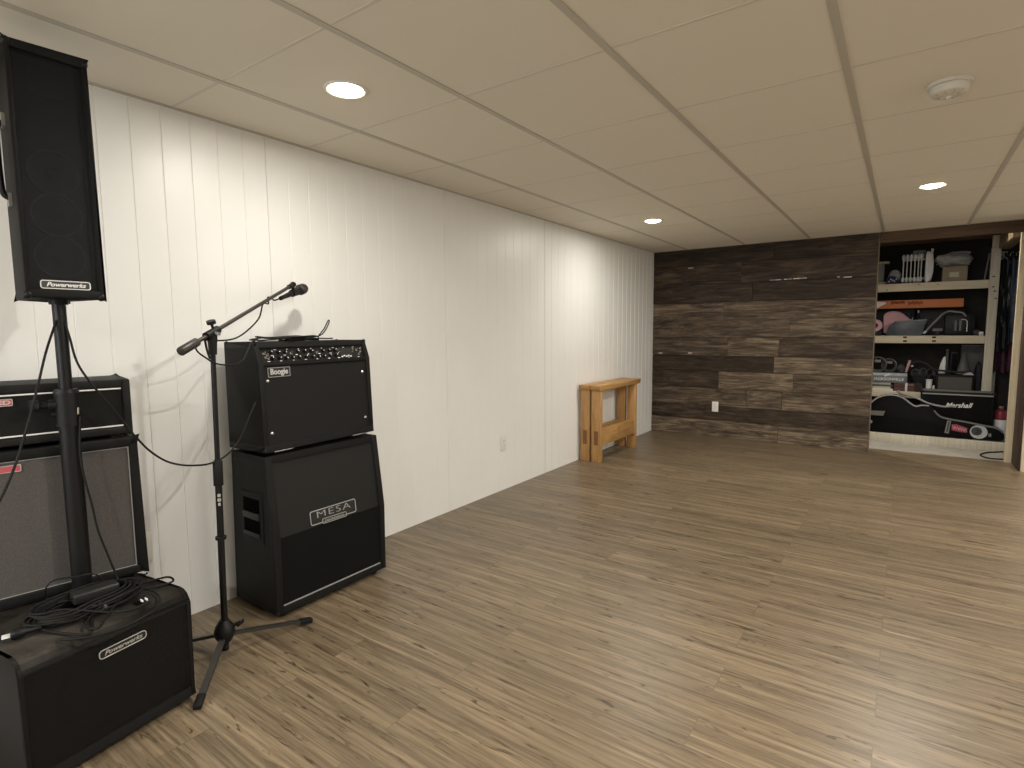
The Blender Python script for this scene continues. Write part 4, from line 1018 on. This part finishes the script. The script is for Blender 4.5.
# foam rolls
p = atY(875.5, 321, SY+.02); t = thing('foam_roll', 'small pink foam roll with a dark core at the left of the second shelf', 'foam roll', (p.x, SY+.03, z2))
R_ = (atY(874, 313, SY+.02).z-z2)/2-.03; 
m = MB(); m.lathe([(.028, 0), (.066, 0), (.068, .01), (.068, .25), (.028, .25)], (0, -.02, .115), (0, 1, .0), 32); m.build('roll', pinkf, t)
m = MB(); m.cyl((0, -.0212, .115), (0, .22, .115), .0285, n=20); m.build('core', slot_m, t)
bx((-.06, .0, 0), (.06, .24, .0475), .004).build('cradle', black_plastic, t)
t = thing('foam_mat', 'wide pink foam mat curling over the back of the slate tote', 'foam mat', (atY(898, 330, SY+.20).x, SY+.195, z2))
P = [(atY(u, v, SY+.12).x-t.location.x, atY(u, v, SY+.12).z-z2) for u, v in ((883.5, 333), (883.5, 322), (884.5, 314.5), (890, 311.6), (896, 311.4), (901.5, 312.8), (906, 316), (911, 319.5), (918, 322), (922, 331))]
P = [(x, max(z, .001)) for x, z in P]
m = MB(); cur = catmull([Vector((x, 0, z)) for x, z in P], 5); th = .010
inn = [Vector((c.x*.93, 0, max(c.z-th*1.2, 0))) for c in cur]
m.prism([(c.x, -.05, c.z) for c in cur], (0, .075, 0)); m.build('mat', pinkf, t, 50)
m = MB(); m.tube([(c.x, -.051, c.z-.012) for c in cur[12:-12]], .0022, 5, 0); m.build('fold_line', mat('pink_fold', (.45, .24, .28), .8), t)
t = thing('storage_tote', 'slate grey sloping plastic tote in front of the pink foam mat', 'tote', (atY(906, 334, SY+.02).x, SY+.07, z2))
xs = lambda u, y=SY+.02: atY(u, 330, y).x-t.location.x
m = MB(); zt1 = atY(925, 319.8, SY+.02).z-z2; zt2 = atY(890, 321, SY+.02).z-z2
m.prism([(xs(886), -.05, .012), (xs(893), -.05, 0), (xs(922), -.05, 0), (xs(924.5), -.05, zt1*.6), (xs(926.5), -.05, zt1), (xs(905), -.05, zt1*.96), (xs(894), -.05, zt2*.95), (xs(888), -.05, zt2*.6)], (0, .11, 0)); m.bevel(.005).build('body', slate, t)
m = MB(); m.beam((xs(894), -.054, zt2*.95), (xs(926.5), -.054, zt1), .012, .012); m.build('rim', mat('slate_rim', (.12, .14, .15), .4), t)
for k, u in enumerate((906.5, 911, 916.5)):
    pp = atY(u, 316 if k < 2 else 313, SY+.252); t = thing('spray_bottle', ['slim dark bottle with a white stripe behind the slate tote', 'second slim dark striped bottle behind the slate tote', 'dark bottle with a pale cap behind the right end of the slate tote'][k], 'bottle', (pp.x+.008*k, SY+.253, z2))
    hh_ = pp.z-z2+.02; one('lathe', [(.014, 0), (.015, .01), (.015, hh_*.75), (.008, hh_*.85), (.008, hh_)], (0, 0, 0), (0, 0, 1), 18).build('body', black_plastic, t)
    one('lathe', [(.010, hh_*.93), (.010, hh_+.012)], (0, 0, 0), (0, 0, 1), 14).build('cap', white_m if k == 2 else black_plastic, t)
    if k < 2: m = MB(); m.beam((-.004, -.0155, hh_*.52), (.008, -.0155, hh_*.84), .006, .002, (0, 1, 0)); m.build('white_stripe', white_m, t)
# hose arching over the black box
pts = [atY(u, v, y) for u, v, y in ((923.5, 333.5, SY+.012), (927, 330, SY+.02), (932, 324.5, SY+.03), (938, 318.5, SY+.04), (943, 313.8, SY+.05), (949, 311.3, SY+.06), (956, 311.8, SY+.06), (962, 312.6, SY+.07), (966, 316, SY+.09))]
pts[0].z = max(pts[0].z, z2+.012)
t = thing('vacuum_hose', 'grey flexible hose arching over the black toolbox on the second shelf', 'hose', (pts[0].x, pts[0].y, z2)); 
m = MB(); m.tube([p-Vector(t.location) for p in pts], .0105, 8, 8); m.build('tube', hose_m, t, 60); d = (pts[1]-pts[0]).normalized(); o = pts[0]-Vector(t.location); one('cyl', o, o+d*.03, .0125, n=14).build('nozzle', white_m, t)
t, w_, h_ = box_at('tool_box', 'black tool box with small chrome tools at the right of the second shelf', 'tool box', 944, 314.5, 976, 334.5, SY+.10, .12, black_plastic, .006, z=z2)
for xx, l_, mt_ in ((-.035, .11, greycard), (.005, .12, greycard)): one('cyl', (xx, -.066, .05), (xx, -.066, .05+l_), .011, n=12).build('flashlight', mt_, t)
m = MB(); m.tube([(.06, -.066, .045), (.060, -.066, .12), (.056, -.066, .155), (.040, -.066, .168), (.010, -.066, .172)], .0045, 8, 5); m.build('chrome_hook', chrome, t, 60); one('ball', (.060, -.067, .045), .009, (1, .8, 1), 12).build('hook_end', chrome, t)
p = atY(938, 327, SY+.05); t = thing('air_nozzle', 'grey cylinder lying at the left side of the black tool box', 'nozzle', (p.x, SY+.06, z2))
m = MB(); m.cyl((-.045, 0, .062), (.040, 0, .062), .017, n=18); m.build('barrel', greycard, t); bx((-.02, -.02, 0), (.02, .02, .047), .004).build('stand', black_plastic, t)
p = atY(979, 331, SY+.03); lump('rag', 'dark grey rag beside the black tool box', 'cloth', (p.x-.01, SY+.07, z2), .045, (.8, .6, .7), mat('grey_rag', (.07, .07, .068), .9, var=.3), 9, .3)
p = atY(983, 332.5, SY+.0); t = thing('charger_cube', 'small white cube at the shelf post end of the second shelf', 'charger', (p.x-.012, SY+.03, z2))
bx((-.017, -.018, 0), (.017, .018, .040), .003).build('body', white_m, t); bx((-.008, -.0188, .012), (.008, -.0175, .020)).build('port', slot_m, t)

# --- third shelf, behind the cabinet
z3 = s3t+.001
# stacked papers and a red carton carry the lettered box
for k in range(4):
    t, w_, h_ = box_at('paper_stack', ['white paper stack lowest of the pile at the left of the third shelf', 'cream paper stack second from below in the left pile', 'olive folder third from below in the left pile', 'white folder on top of the left paper pile'][k], 'papers', 866, 386, 893-2.5*(k % 2), 391, SY+.02+.01*k, .22, [paper_m, cream, mat('olive_folder', (.085, .085, .05), .7), paper_m][k], .001, z=z3+.0222*k)
    bpy.data.objects.remove(t.children[0]); bx((-w_, -.11, 0), (w_, .11, .0215), .0015).build('sheets', [paper_m, cream, mat('olive_folder', (.085, .085, .05), .7), paper_m][k], t)
    bx((-w_, -.1108, .009), (w_-.01, -.1098, .0105)).build('sheet_gap', greycard, t)
zp = z3+.0222*4
t, w_, h_ = box_at('carton', 'dull red cardboard box right of the paper pile on the third shelf', 'box', 893.5, 383, 915, 391.5, SY+.04, .22, redbox_m, .002, z=z3)
hr = zp-z3-.001
bpy.data.objects.remove(t.children[0]); bx((-w_, -.11, 0), (w_, .11, hr), .002).build('body', redbox_m, t); bx((-w_, -.1108, hr*.55), (w_, -.1096, hr*.68)).build('dark_band', slot_m, t)
bx((w_*.1, -.1106, hr*.74), (w_*.9, -.1096, hr*.92)).build('pink_stripe', mat('faded_pink', (.26, .13, .13), .7), t)
a, b = atY(868, 381.8, SY+.03), atY(907.5, 373, SY+.03)
t = thing('lettered_box', 'pale blue-grey box with white capital letters on the third shelf', 'box', ((a.x+b.x)/2, SY+.14, zp+.001)); w_ = (b.x-a.x)/2; h_ = .105
bx((-w_, -.11, 0), (w_, .11, h_), .003).build('body', mat('slate_card', (.15, .165, .17), .5, var=.2, vscale=10), t)
bx((-w_, -.112, h_-.026), (w_, .112, h_+.002), .002).build('lid', teal_m, t)
text_mb('JACKSONVILLE', .040, FY((.012, -.1103, .040)), .0006, sx=1.05, bold=.001).build('lettering', paper_m, t)
one('beam', (-.03, -.113, h_-.03), (.02, -.113, h_-.005), .02, .002, (0, 1, 0)).build('white_tear', paper_m, t)
zj = zp+.001+h_+.003
t = thing('white_stake', 'upright white strip standing before the dull red carton', 'strip', (atY(906, 390, SY+.015).x, SY+.018, z3)); hs_ = atY(906, 383, SY+.015).z-z3
bx((-.011, -.004, 0), (.011, .004, hs_), .001).build('strip', white_m, t); bx((-.011, -.0045, hs_-.012), (.011, .0045, hs_)).build('tip', white_m, t)
# coils standing on the lettered box
for k, (u, R1) in enumerate(((877.5, .082), (889, .072))):
    p = atY(u, 365, SY+.06); t = thing('cable_coil', ['grey ring coil of hose standing on the lettered box, left', 'grey ring coil of hose standing on the lettered box, right'][k], 'coil', (p.x, SY+.08+.06*k, zj), 0, 'coils on the lettered box')
    m = MB()
    for q_ in range(3): m.torus((0, .014*q_, R1+.011), (math.sin(.3*k), 1, .05), R1-.006*q_, .0085, 40, 8)
    m.build('windings', mat('coil_grey', (.085, .09, .088), .4), t)
    m = MB(); m.beam((-.03, -.012, R1*1.62), (.03, -.012, R1*1.62), .05, .03); m.bevel(.004).build('tie', greycard, t)
p = atY(901, 372, SY+.05); lump('mitten', 'dark mottled glove on the right end of the lettered box', 'glove', (p.x, SY+.09, zj), .05, (.8, .7, 1.0), mat('mottled_glove', (.055, .050, .058), .8, var=.6, vscale=25), 14, .35)
a, b = atY(906.3, 367.5, SY+.09), atY(910, 360.5, SY+.09)
# heap of dark gear in the middle, with the pink tube sticking out
pm = atY(920, 376, SY+.12)
lump('gear_bag', 'dark navy nylon gear bag slumped in the middle of the third shelf', 'bag', (pm.x+.02, SY+.335, z3), .135, (.80, .50, .95), navy_cloth, 31, .22, part='cloth')
p = atY(918.3, 384, SY+.03); t = thing('tape_roll', 'brown-black roll of tape standing by the white can', 'tape', (p.x, SY+.05, z3)); m = MB()
m.lathe([(.022, -.018), (.050, -.018), (.050, .018), (.022, .018)], (0, 0, .0505), (.25, 1, 0), 32); m.build('tape', mat('brown_black_tape', (.030, .014, .010), .4), t); one('torus', (0, -.003, .0505), (.25, 1, 0), .0225, .0035, 24, 6).build('core', tan_card, t)
p = atY(928.5, 391, SY+.03); t = thing('aerosol_can', 'silver white spray can on the third shelf left of the grey amplifier', 'can', (p.x, SY+.04, z3)); hc = atY(928.5, 379.5, SY+.03).z-z3
one('lathe', [(.026, 0), (.0265, .004), (.0265, hc-.020), (.020, hc-.008)], (0, 0, 0), (0, 0, 1), 24).build('body', white_m, t)
one('lathe', [(.030, hc-.010), (.032, hc-.006), (.030, hc), (.004, hc+.003)], (0, 0, 0), (0, 0, 1), 24).build('lid', paper_m, t)
m = MB(); m.lathe([(.0268, .038), (.0268, .045)], (0, 0, 0), (0, 0, 1), 24); m.lathe([(.0269, .012), (.0269, .032)], (0, 0, 0), (0, 0, 1), 24); m.build('grey_band', greycard, t)
p = atY(933.3, 391, SY+.03); t = thing('glue_stick', 'little white tube standing between can and grey amplifier', 'tube', (p.x, SY+.035, z3)); hg = atY(933, 385.5, SY+.03).z-z3
one('lathe', [(.010, 0), (.010, hg*.7), (.009, hg*.72), (.009, hg), (.002, hg+.003)], (0, 0, 0), (0, 0, 1), 16).build('body', white_m, t); one('lathe', [(.0104, hg*.70), (.0104, hg*.74)], (0, 0, 0), (0, 0, 1), 16).build('seam_band', greycard, t)
t, w_, h_ = box_at('practice_amplifier', 'small grey-fronted amplifier on the third shelf beside the shelf post', 'amplifier', 935, 375.5, 974.5, 392, SY+.03, .2, tolex, .006, z=z3)
bx((-w_+.022, -.104, .028), (w_-.018, -.099, h_-.024)).build('grille_cloth', amp_grey, t)
for yy in (-.06, .06): bx((yy-.02, -.02, h_), (yy+.02, .02, h_+.004), .001).build('top_strip', black_metal, t)
za = z3+h_+.005
for k, (u0, u1, v0) in enumerate(((943.5, 949, 349.5), (958.5, 984, 345))):
    t, w_, h_ = box_at('panel_sheet', ['narrow dark grey panel standing behind the small amplifier', 'wide dark grey panel leaning behind the small amplifier near the post'][k], 'panel', u0, v0, u1, 390, SY+.32, .02, mat('charcoal_sheet', (.075, .077, .075), .6, var=.2), .002, z=z3)
    bx((-w_, -.012, h_-.012), (w_, .012, h_)).build('edge', greycard, t)
t, w_, h_ = box_at('speaker_box', 'tall black box standing behind the small amplifier', 'box', 948.5, 352, 959, 390, SY+.27, .03, black_plastic, .003, z=z3); bx((-w_+.01, -.017, .05), (w_-.01, -.014, h_-.02)).build('front', grille_black, t)
p = atY(963, 370, SY+.17); t = thing('lamp_cone', 'grey cone behind the small amplifier', 'cone', (p.x, SY+.165, za)); hk = atY(962, 352, SY+.16).z-za
one('lathe', [(.062, 0), (.060, .006), (.014, hk-.01), (.004, hk)], (0, 0, 0), (0, 0, 1), 28).build('shade', mat('cone_grey', (.11, .11, .105), .5), t); one('torus', (0, 0, .006), (0, 0, 1), .060, .004, 28, 6).build('rim', greycard, t)
p = atY(942, 366, SY+.09); t = thing('white_scoop', 'white horn-shaped scoop standing left of the small panels', 'scoop', (p.x, SY+.10, za)); hk = atY(943, 356, SY+.09).z-za
m = MB(); m.prism([(-.030, -.02, 0), (.028, -.02, 0), (.030, -.02, hk*.6), (.026, -.02, hk), (.006, -.02, hk*.92), (-.016, -.02, hk*.55)], (0, .04, 0)); m.bevel(.006).build('shell', white_m, t); bx((-.028, -.022, 0), (.028, .022, .008)).build('foot', greycard, t)
p = atY(969, 373, SY+.05); t = thing('folded_paper', 'small white folded paper tent on the grey amplifier', 'paper', (p.x, SY+.07, za-.004)); 
m = MB(); m.prism([(-.045, 0, 0), (.045, 0, 0), (.004, 0, .042)], (0, .07, 0)); m.build('tent', paper_m, t); one('beam', (-.04, -.0006, .001), (.004, -.0006, .040), .003, .001, (0, 1, 0)).build('crease', greycard, t)
p = atY(977, 366, SY+.12); lump('jacket', 'black cloth heap between the small amplifier and the shelf post', 'cloth', (p.x+.025, SY+.255, z3), .12, (.30, .35, 1.40), dark_bag, 41, .15, part='cloth')
pts = [Vector((atY(910, 368, SY+.1).x, SY+.12, z3+.30)), atY(918, 361.5, SY+.12), atY(926, 363.5, SY+.10), atY(934, 369, SY+.065), atY(945, 371, SY+.055), atY(958, 372, SY+.055), atY(972, 371.2, SY+.050)]
o = cable('strap', pts, .010, dark_bag, 'black strap snaking over the gear bag and the small amplifier', 'strap')
for k, (u0, u1, v0, yy, lab, mt_) in enumerate(((911, 936, 372, .125, 'thin grey lead looping over the dark gear bag, the upper of two', 'lead_grey'), (913, 938, 377, .105, 'black lead looping over the front of the dark gear bag, the lower of two', 'lead_black'))):
    r_ = random.Random(20+k); P = []
    for i in range(26):
        a_ = i*.9; P.append(atY(u0+(u1-u0)*i/25+2.6*math.cos(a_), v0+3.0*math.sin(a_)+r_.uniform(-1, 1), SY+yy+.010*math.sin(a_*.5)))
    cable('audio_lead', P, .0055, mat(mt_, ((.06, .062, .065), (.012, .012, .014))[k], .45), lab, 'cable', smooth=5)
d = (b-a); t = thing('marker_tube', 'short pink tube poking up from the dark gear', 'tube', (a.x, SY+.12, zj))
m = MB(); m.cyl((0, 0, .012), (d.x, .0, max(.08, b.z-zj)), .013, n=14); m.build('barrel', pinkf, t); m = MB(); m.cyl((-.004, 0, 0), (0, 0, .014), .014, n=14); m.build('cap', redbox_m, t)
p = atY(912.2, 366.2, SY+.08); t = thing('golf_ball', 'tiny white ball on the dark gear', 'ball', (p.x, SY+.115, p.z-.012)); one('ball', (0, 0, .012), .012, (1, 1, 1), 16).build('ball', white_m, t); 

# --- on the slab: cabinet and instrument case
zl = .150
yM = SY-.245
a, b = atY(918.5, 436, yM), atY(995.5, 393.5, yM)
t = thing('guitar_cabinet', 'black amplifier cabinet with white script behind the instrument case', 'speaker cabinet', ((a.x+b.x)/2, yM, -.004)); w_ = (b.x-a.x)/2; h_ = b.z+.004
m = MB(); m.box((-w_, 0, .02), (w_, .235, h_)); m.bevel(.018, 3).build('shell', tolex, t)
bx((-w_+.02, -.003, .05), (w_-.02, .004, h_-.045), .002).build('grille', grille_black, t)
one('beam', (-w_+.01, -.002, h_-.030), (w_-.01, -.002, h_-.030), .006, .012).build('top_trim', grey_piping, t)
bx((-w_+.01, .01, h_-.004), (w_-.01, .22, h_+.001), .001).build('grey_top', mat('grey_top_coat', (.16, .155, .14), .8), t)  # top face coloured greyer than the shell
q_ = atY(958, 405.5, yM-.004)
fm = frame3((q_.x-t.location.x, -.0045, q_.z+.004), (1, 0, .04), (0, 0, 1))
text_mb('Marshall', .068, fm, .002, shear=.4, bold=.0012, sx=.92).build('script_logo', badge_white, t)
for xx in (-w_+.05, w_-.05):
    for yy in (.04, .2): one('cyl', (xx, yy, 0), (xx, yy, .022), .018, n=14).build('foot', rubber, t)
for xx in (-w_+.008, w_-.008): one('ball', (xx, .006, h_-.010), .020, (1, .8, 1), 12).build('corner_guard', black_plastic, t)
# sill the instrument case stands on
yL = SY-.40
zq = atY(935, 437, yL).z
sill = bx((1.70, yL, -.004), (3.50, yL+.13, zq), .003).build('trim_9', post_v); struct(sill, 'pale timber sill along the storage floor', 'trim')
yC = yL+.006
def cz(u, v): p = atY(u, v, yC); return (p.x, 0, p.z)
OUT = [(862, 432.5), (862.5, 422), (865, 411), (869, 404.5), (875, 399), (882, 395.8), (890, 394.6), (898, 395.6), (905, 398.8), (911, 403.5), (916, 406), (922, 405), (929, 405.5), (934, 410), (940, 416), (950, 419), (965, 421.5), (985, 425.5), (997, 428), (1003, 432), (1004.5, 438), (1001, 441), (985, 440), (950, 437.5), (910, 435), (880, 433)]
t = thing('instrument_case', 'long black guitar case covered with stickers in front of the amplifier cabinet', 'guitar case', (atY(930, 436, yC).x, yC, zq+.001))
lc_ = Vector(t.location)
pl_ = [Vector(cz(*p)) - Vector((lc_.x, 0, lc_.z)) for p in OUT]
pl_ = [Vector((p.x, 0, max(p.z, .0))) for p in catmull(pl_, 3, True)]
m = MB(); m.prism(pl_, (0, .115, 0)); m.bevel(.006, 2, 60).build('shell', mat('black_case', (.0035, .0035, .0038), .6, bump=.3, bscale=300, spec=.12), t)
top = catmull([Vector(cz(*p)) - Vector((lc_.x, 0, lc_.z)) + Vector((0, -.002, -.004)) for p in OUT[1:13]], 5)
one('tube', top, .0075, 8, 0).build('piping', grey_piping, t, 60)
nk = catmull([Vector(cz(*p)) - Vector((lc_.x, 0, lc_.z)) + Vector((0, -.002, -.004)) for p in OUT[13:20]], 5)
one('tube', nk, .009, 8, 0).build('piping', mat('dull_grey_piping', (.15, .15, .145), .5), t, 60)
def sticker(name, pts_, mtl, th=.0012):
    m = MB(); m.prism([Vector(cz(*p))-Vector((lc_.x, 0, lc_.z))+Vector((0, -.0005, 0)) for p in pts_], (0, -th, 0)); return m.build(name, mtl, t)
s_ = sticker('grey_sticker', [(947.2, 420.6), (951.2, 420.8), (948.6, 433.6), (944.4, 432.6)], mat('grey_sticker', (.20, .20, .185), .5))
sticker('grey_sticker_print', [(948.2, 422), (950, 422.2), (947.8, 432), (946, 431.6)], mat('dark_print', (.05, .05, .05), .6), .0016)
sticker('red_sticker', [(951.6, 424.2), (957, 424.4), (967.4, 428), (967, 432.8), (961, 432.2), (951.4, 430.2)], mat('red_sticker', (.32, .030, .055), .5))
P = [Vector(cz(952.5+14*i/11, 427+3.4*i/11+(1.6 if i % 2 else -1.4)))-Vector((lc_.x, .0035, lc_.z)) for i in range(12)]
one('tube', P, .0028, 6, 5).build('sticker_script', mat('pink_white_print', (.60, .38, .40), .5), t, 60)
cc = Vector(cz(978.6, 432))-Vector((lc_.x, 0, lc_.z)); R_ = .068
m = MB(); m.cyl(cc+Vector((0, .002, 0)), cc+Vector((0, -.002, 0)), R_, n=36); m.build('round_sticker', mat('white_sticker', (.46, .47, .45), .5), t)
m = MB(); m.cyl(cc+Vector((-.016, 0, .006)), cc+Vector((-.016, -.0032, .006)), R_*.62, n=28); m.build('sticker_disc', mat('dark_green_grey_print', (.030, .036, .034), .5), t)
m = MB(); m.prism([cc+Vector(p) for p in ((-.028, -.0034, -.03), (.006, -.0034, -.03), (.004, -.0034, .018), (-.008, -.0034, .036), (-.018, -.0034, .014))], (0, -.0006, 0)); m.build('sticker_emblem', slot_m, t)
sticker('small_sticker', [(988.5, 433.4), (991.4, 433.8), (991, 437), (988, 436.4)], greycard)
sticker('handle_strap', [(866, 410.2), (885.2, 411), (883.2, 415.6), (866, 414.4)], mat('strap_grey', (.14, .13, .115), .6), .012)
m = MB(); p = Vector(cz(870.5, 421.5))-Vector((lc_.x, 0, lc_.z)); m.cyl(p, p+Vector((0, -.012, 0)), .018, n=16); m.build('latch', steel, t)
# loose grey cable draped in front of the cabinet
ym = yM-.02
pts = [Vector((atY(898, 391.0, SY-.03).x, SY-.02, s3t+.010)), atY(902, 394.0, SY-.06), atY(909, 395.5, yC+.14), atY(918, 398.6, yC+.135), atY(927, 402.8, yC+.135), atY(936, 405.4, yC+.135), atY(946, 406.8, yC+.135), atY(954, 406, yC+.135)]
cable('grey_cord', pts, .0105, mat('light_grey_cord', (.33, .33, .32), .5), 'thick pale grey cord drooping over the front of the amplifier cabinet', 'cord')
cable('floor_cable', [atZ(1010, 451, .004), atZ(1000, 451.8, .003), atZ(990, 452.2, .003), atZ(983, 453.4, .003), atZ(980.5, 455, .003), atZ(984, 457, .003), atZ(992, 458.6, .003), atZ(1002, 459.2, .003), atZ(1012, 459, .004)], .0065, rubber, 'black cable looping on the bare concrete by the pale stud')
# --- between the shelf post and the stud
p = atY(1000.5, 420, SY-.12); t = thing('red_canister', 'dark red canister with a white lower band behind the pale stud', 'canister', (p.x, SY-.10, -.004)); hk = atY(1000, 408, SY-.1).z+.004; zb_ = atY(1000, 419, SY-.1).z
one('lathe', [(.052, 0), (.055, .006), (.055, zb_-.005), (.052, zb_)], (0, 0, 0), (0, 0, 1), 28).build('white_band', white_m, t)
one('lathe', [(.055, zb_), (.056, hk*.82), (.050, hk*.93), (.020, hk*.97), (.016, hk)], (0, 0, 0), (0, 0, 1), 28).build('body', red_m, t)
one('lathe', [(.020, hk), (.020, hk+.016), (.004, hk+.020)], (0, 0, 0), (0, 0, 1), 16).build('cap', tan_card, t)
def garment(name, label, u0, v0, u1, v1, y, mtl, seed):
    a, b = atY(u0, v0, y), atY(u1, v1, y); t = thing(name, label, 'garment', ((a.x+b.x)/2, y, b.z))
    wd, ht_ = b.x-a.x, a.z-b.z; m = MB(); nxx, nzz = 14, 18; vs = {}
    for s_ in (0, 1):
        for i in range(nxx+1):
            for j in range(nzz+1):
                f_ = j/nzz; x = (i/nxx-.5)*wd*(1.05-.25*f_); yy = .022*math.sin(i*1.5+seed)+.014*math.sin(i*2.9+j*.4)
                vs[s_, i, j] = m.bm.verts.new((x, yy+(.035 if s_ else 0)*(1-abs(i/nxx-.5)), ht_*f_-(.02*math.sin(i*.9+seed) if j == 0 else 0)+.02))
    for s_ in (0, 1):
        for i in range(nxx):
            for j in range(nzz):
                q4 = (vs[s_, i, j], vs[s_, i+1, j], vs[s_, i+1, j+1], vs[s_, i, j+1]); m.bm.faces.new(q4 if s_ == 0 else q4[::-1])
    ed = [(i, 0) for i in range(nxx+1)]+[(nxx, j) for j in range(1, nzz+1)]+[(i, nzz) for i in range(nxx-1, -1, -1)]+[(0, j) for j in range(nzz-1, 0, -1)]
    for k in range(len(ed)):
        A, B = ed[k], ed[(k+1) % len(ed)]; m.bm.faces.new((vs[(0,)+A], vs[(1,)+A], vs[(1,)+B], vs[(0,)+B]))
    m.build('cloth', mtl, t, 60)
    m = MB(); m.tube([(-wd*.42, .02, ht_*.97), (0, .02, ht_+.05), (wd*.42, .02, ht_*.97)], .004, 6, 4); m.tube([(0, .02, ht_+.04), (.0, .02, ht_+.08), (.016, .02, ht_+.10), (.026, .02, ht_+.085)], .0025, 6, 4); m.build('hanger', steel, t, 60)
    return t
za_ = 2.03
yG = SY+.16
bar = thing('hanging_rail', 'dark rail holding clothes between the shelf post and the pale stud', 'rail', (3.50, yG+.02, 1.93))
m = MB(); m.cyl((px1-3.50+.004, 0, 0), (.45, 0, 0), .010, n=14); m.build('tube', black_metal, bar)
for xx in (px1-3.50+.010, .44): one('cyl', (xx-.004, 0, 0), (xx+.004, 0, 0), .026, n=14).build('flange', black_metal, bar)
g1 = garment('hanging_coat', 'dark sequinned coat hanging right of the shelf post', 994, 262, 1006.5, 352, yG-.07, mat('dark_sequin_cloth', (.020, .020, .022), .4, var=.9, vscale=60), 1)
g2 = garment('hanging_shirt', 'pale blue shirt hanging close to the pale stud', 1006, 262, 1020, 346, yG+.02, mat('blue_grey_cloth', (.13, .16, .21), .8, var=.5, vscale=9), 4)
g3 = garment('hanging_jacket', 'dark red and purple jacket hanging at the back of the rail', 999, 262, 1013, 374, yG+.13, mat('wine_cloth', (.085, .025, .045), .8, var=.5, vscale=12), 7)
# hook on the dark board
p = hit(1013.5, 430, 0, 3.291)
t = thing('door_hook', 'small bright metal hook on the dark board beside the pale stud', 'hook', (3.291, p.y, p.z))
bx((-.004, -.012, -.030), (0, .012, .030), .001).build('plate', steel, t)
m = MB(); m.tube([(-.004, 0, .018), (-.022, 0, .020), (-.028, 0, .006), (-.022, 0, -.010), (-.004, 0, -.014)], .005, 8, 4); m.build('hook', chrome, t, 60)

# ------------------------------------------------------------------ view
SC.view_settings.view_transform = 'Standard'; SC.view_settings.look = 'None'; SC.view_settings.gamma = 1; SC.view_settings.use_curve_mapping = False
SC.view_settings.exposure = 0.66
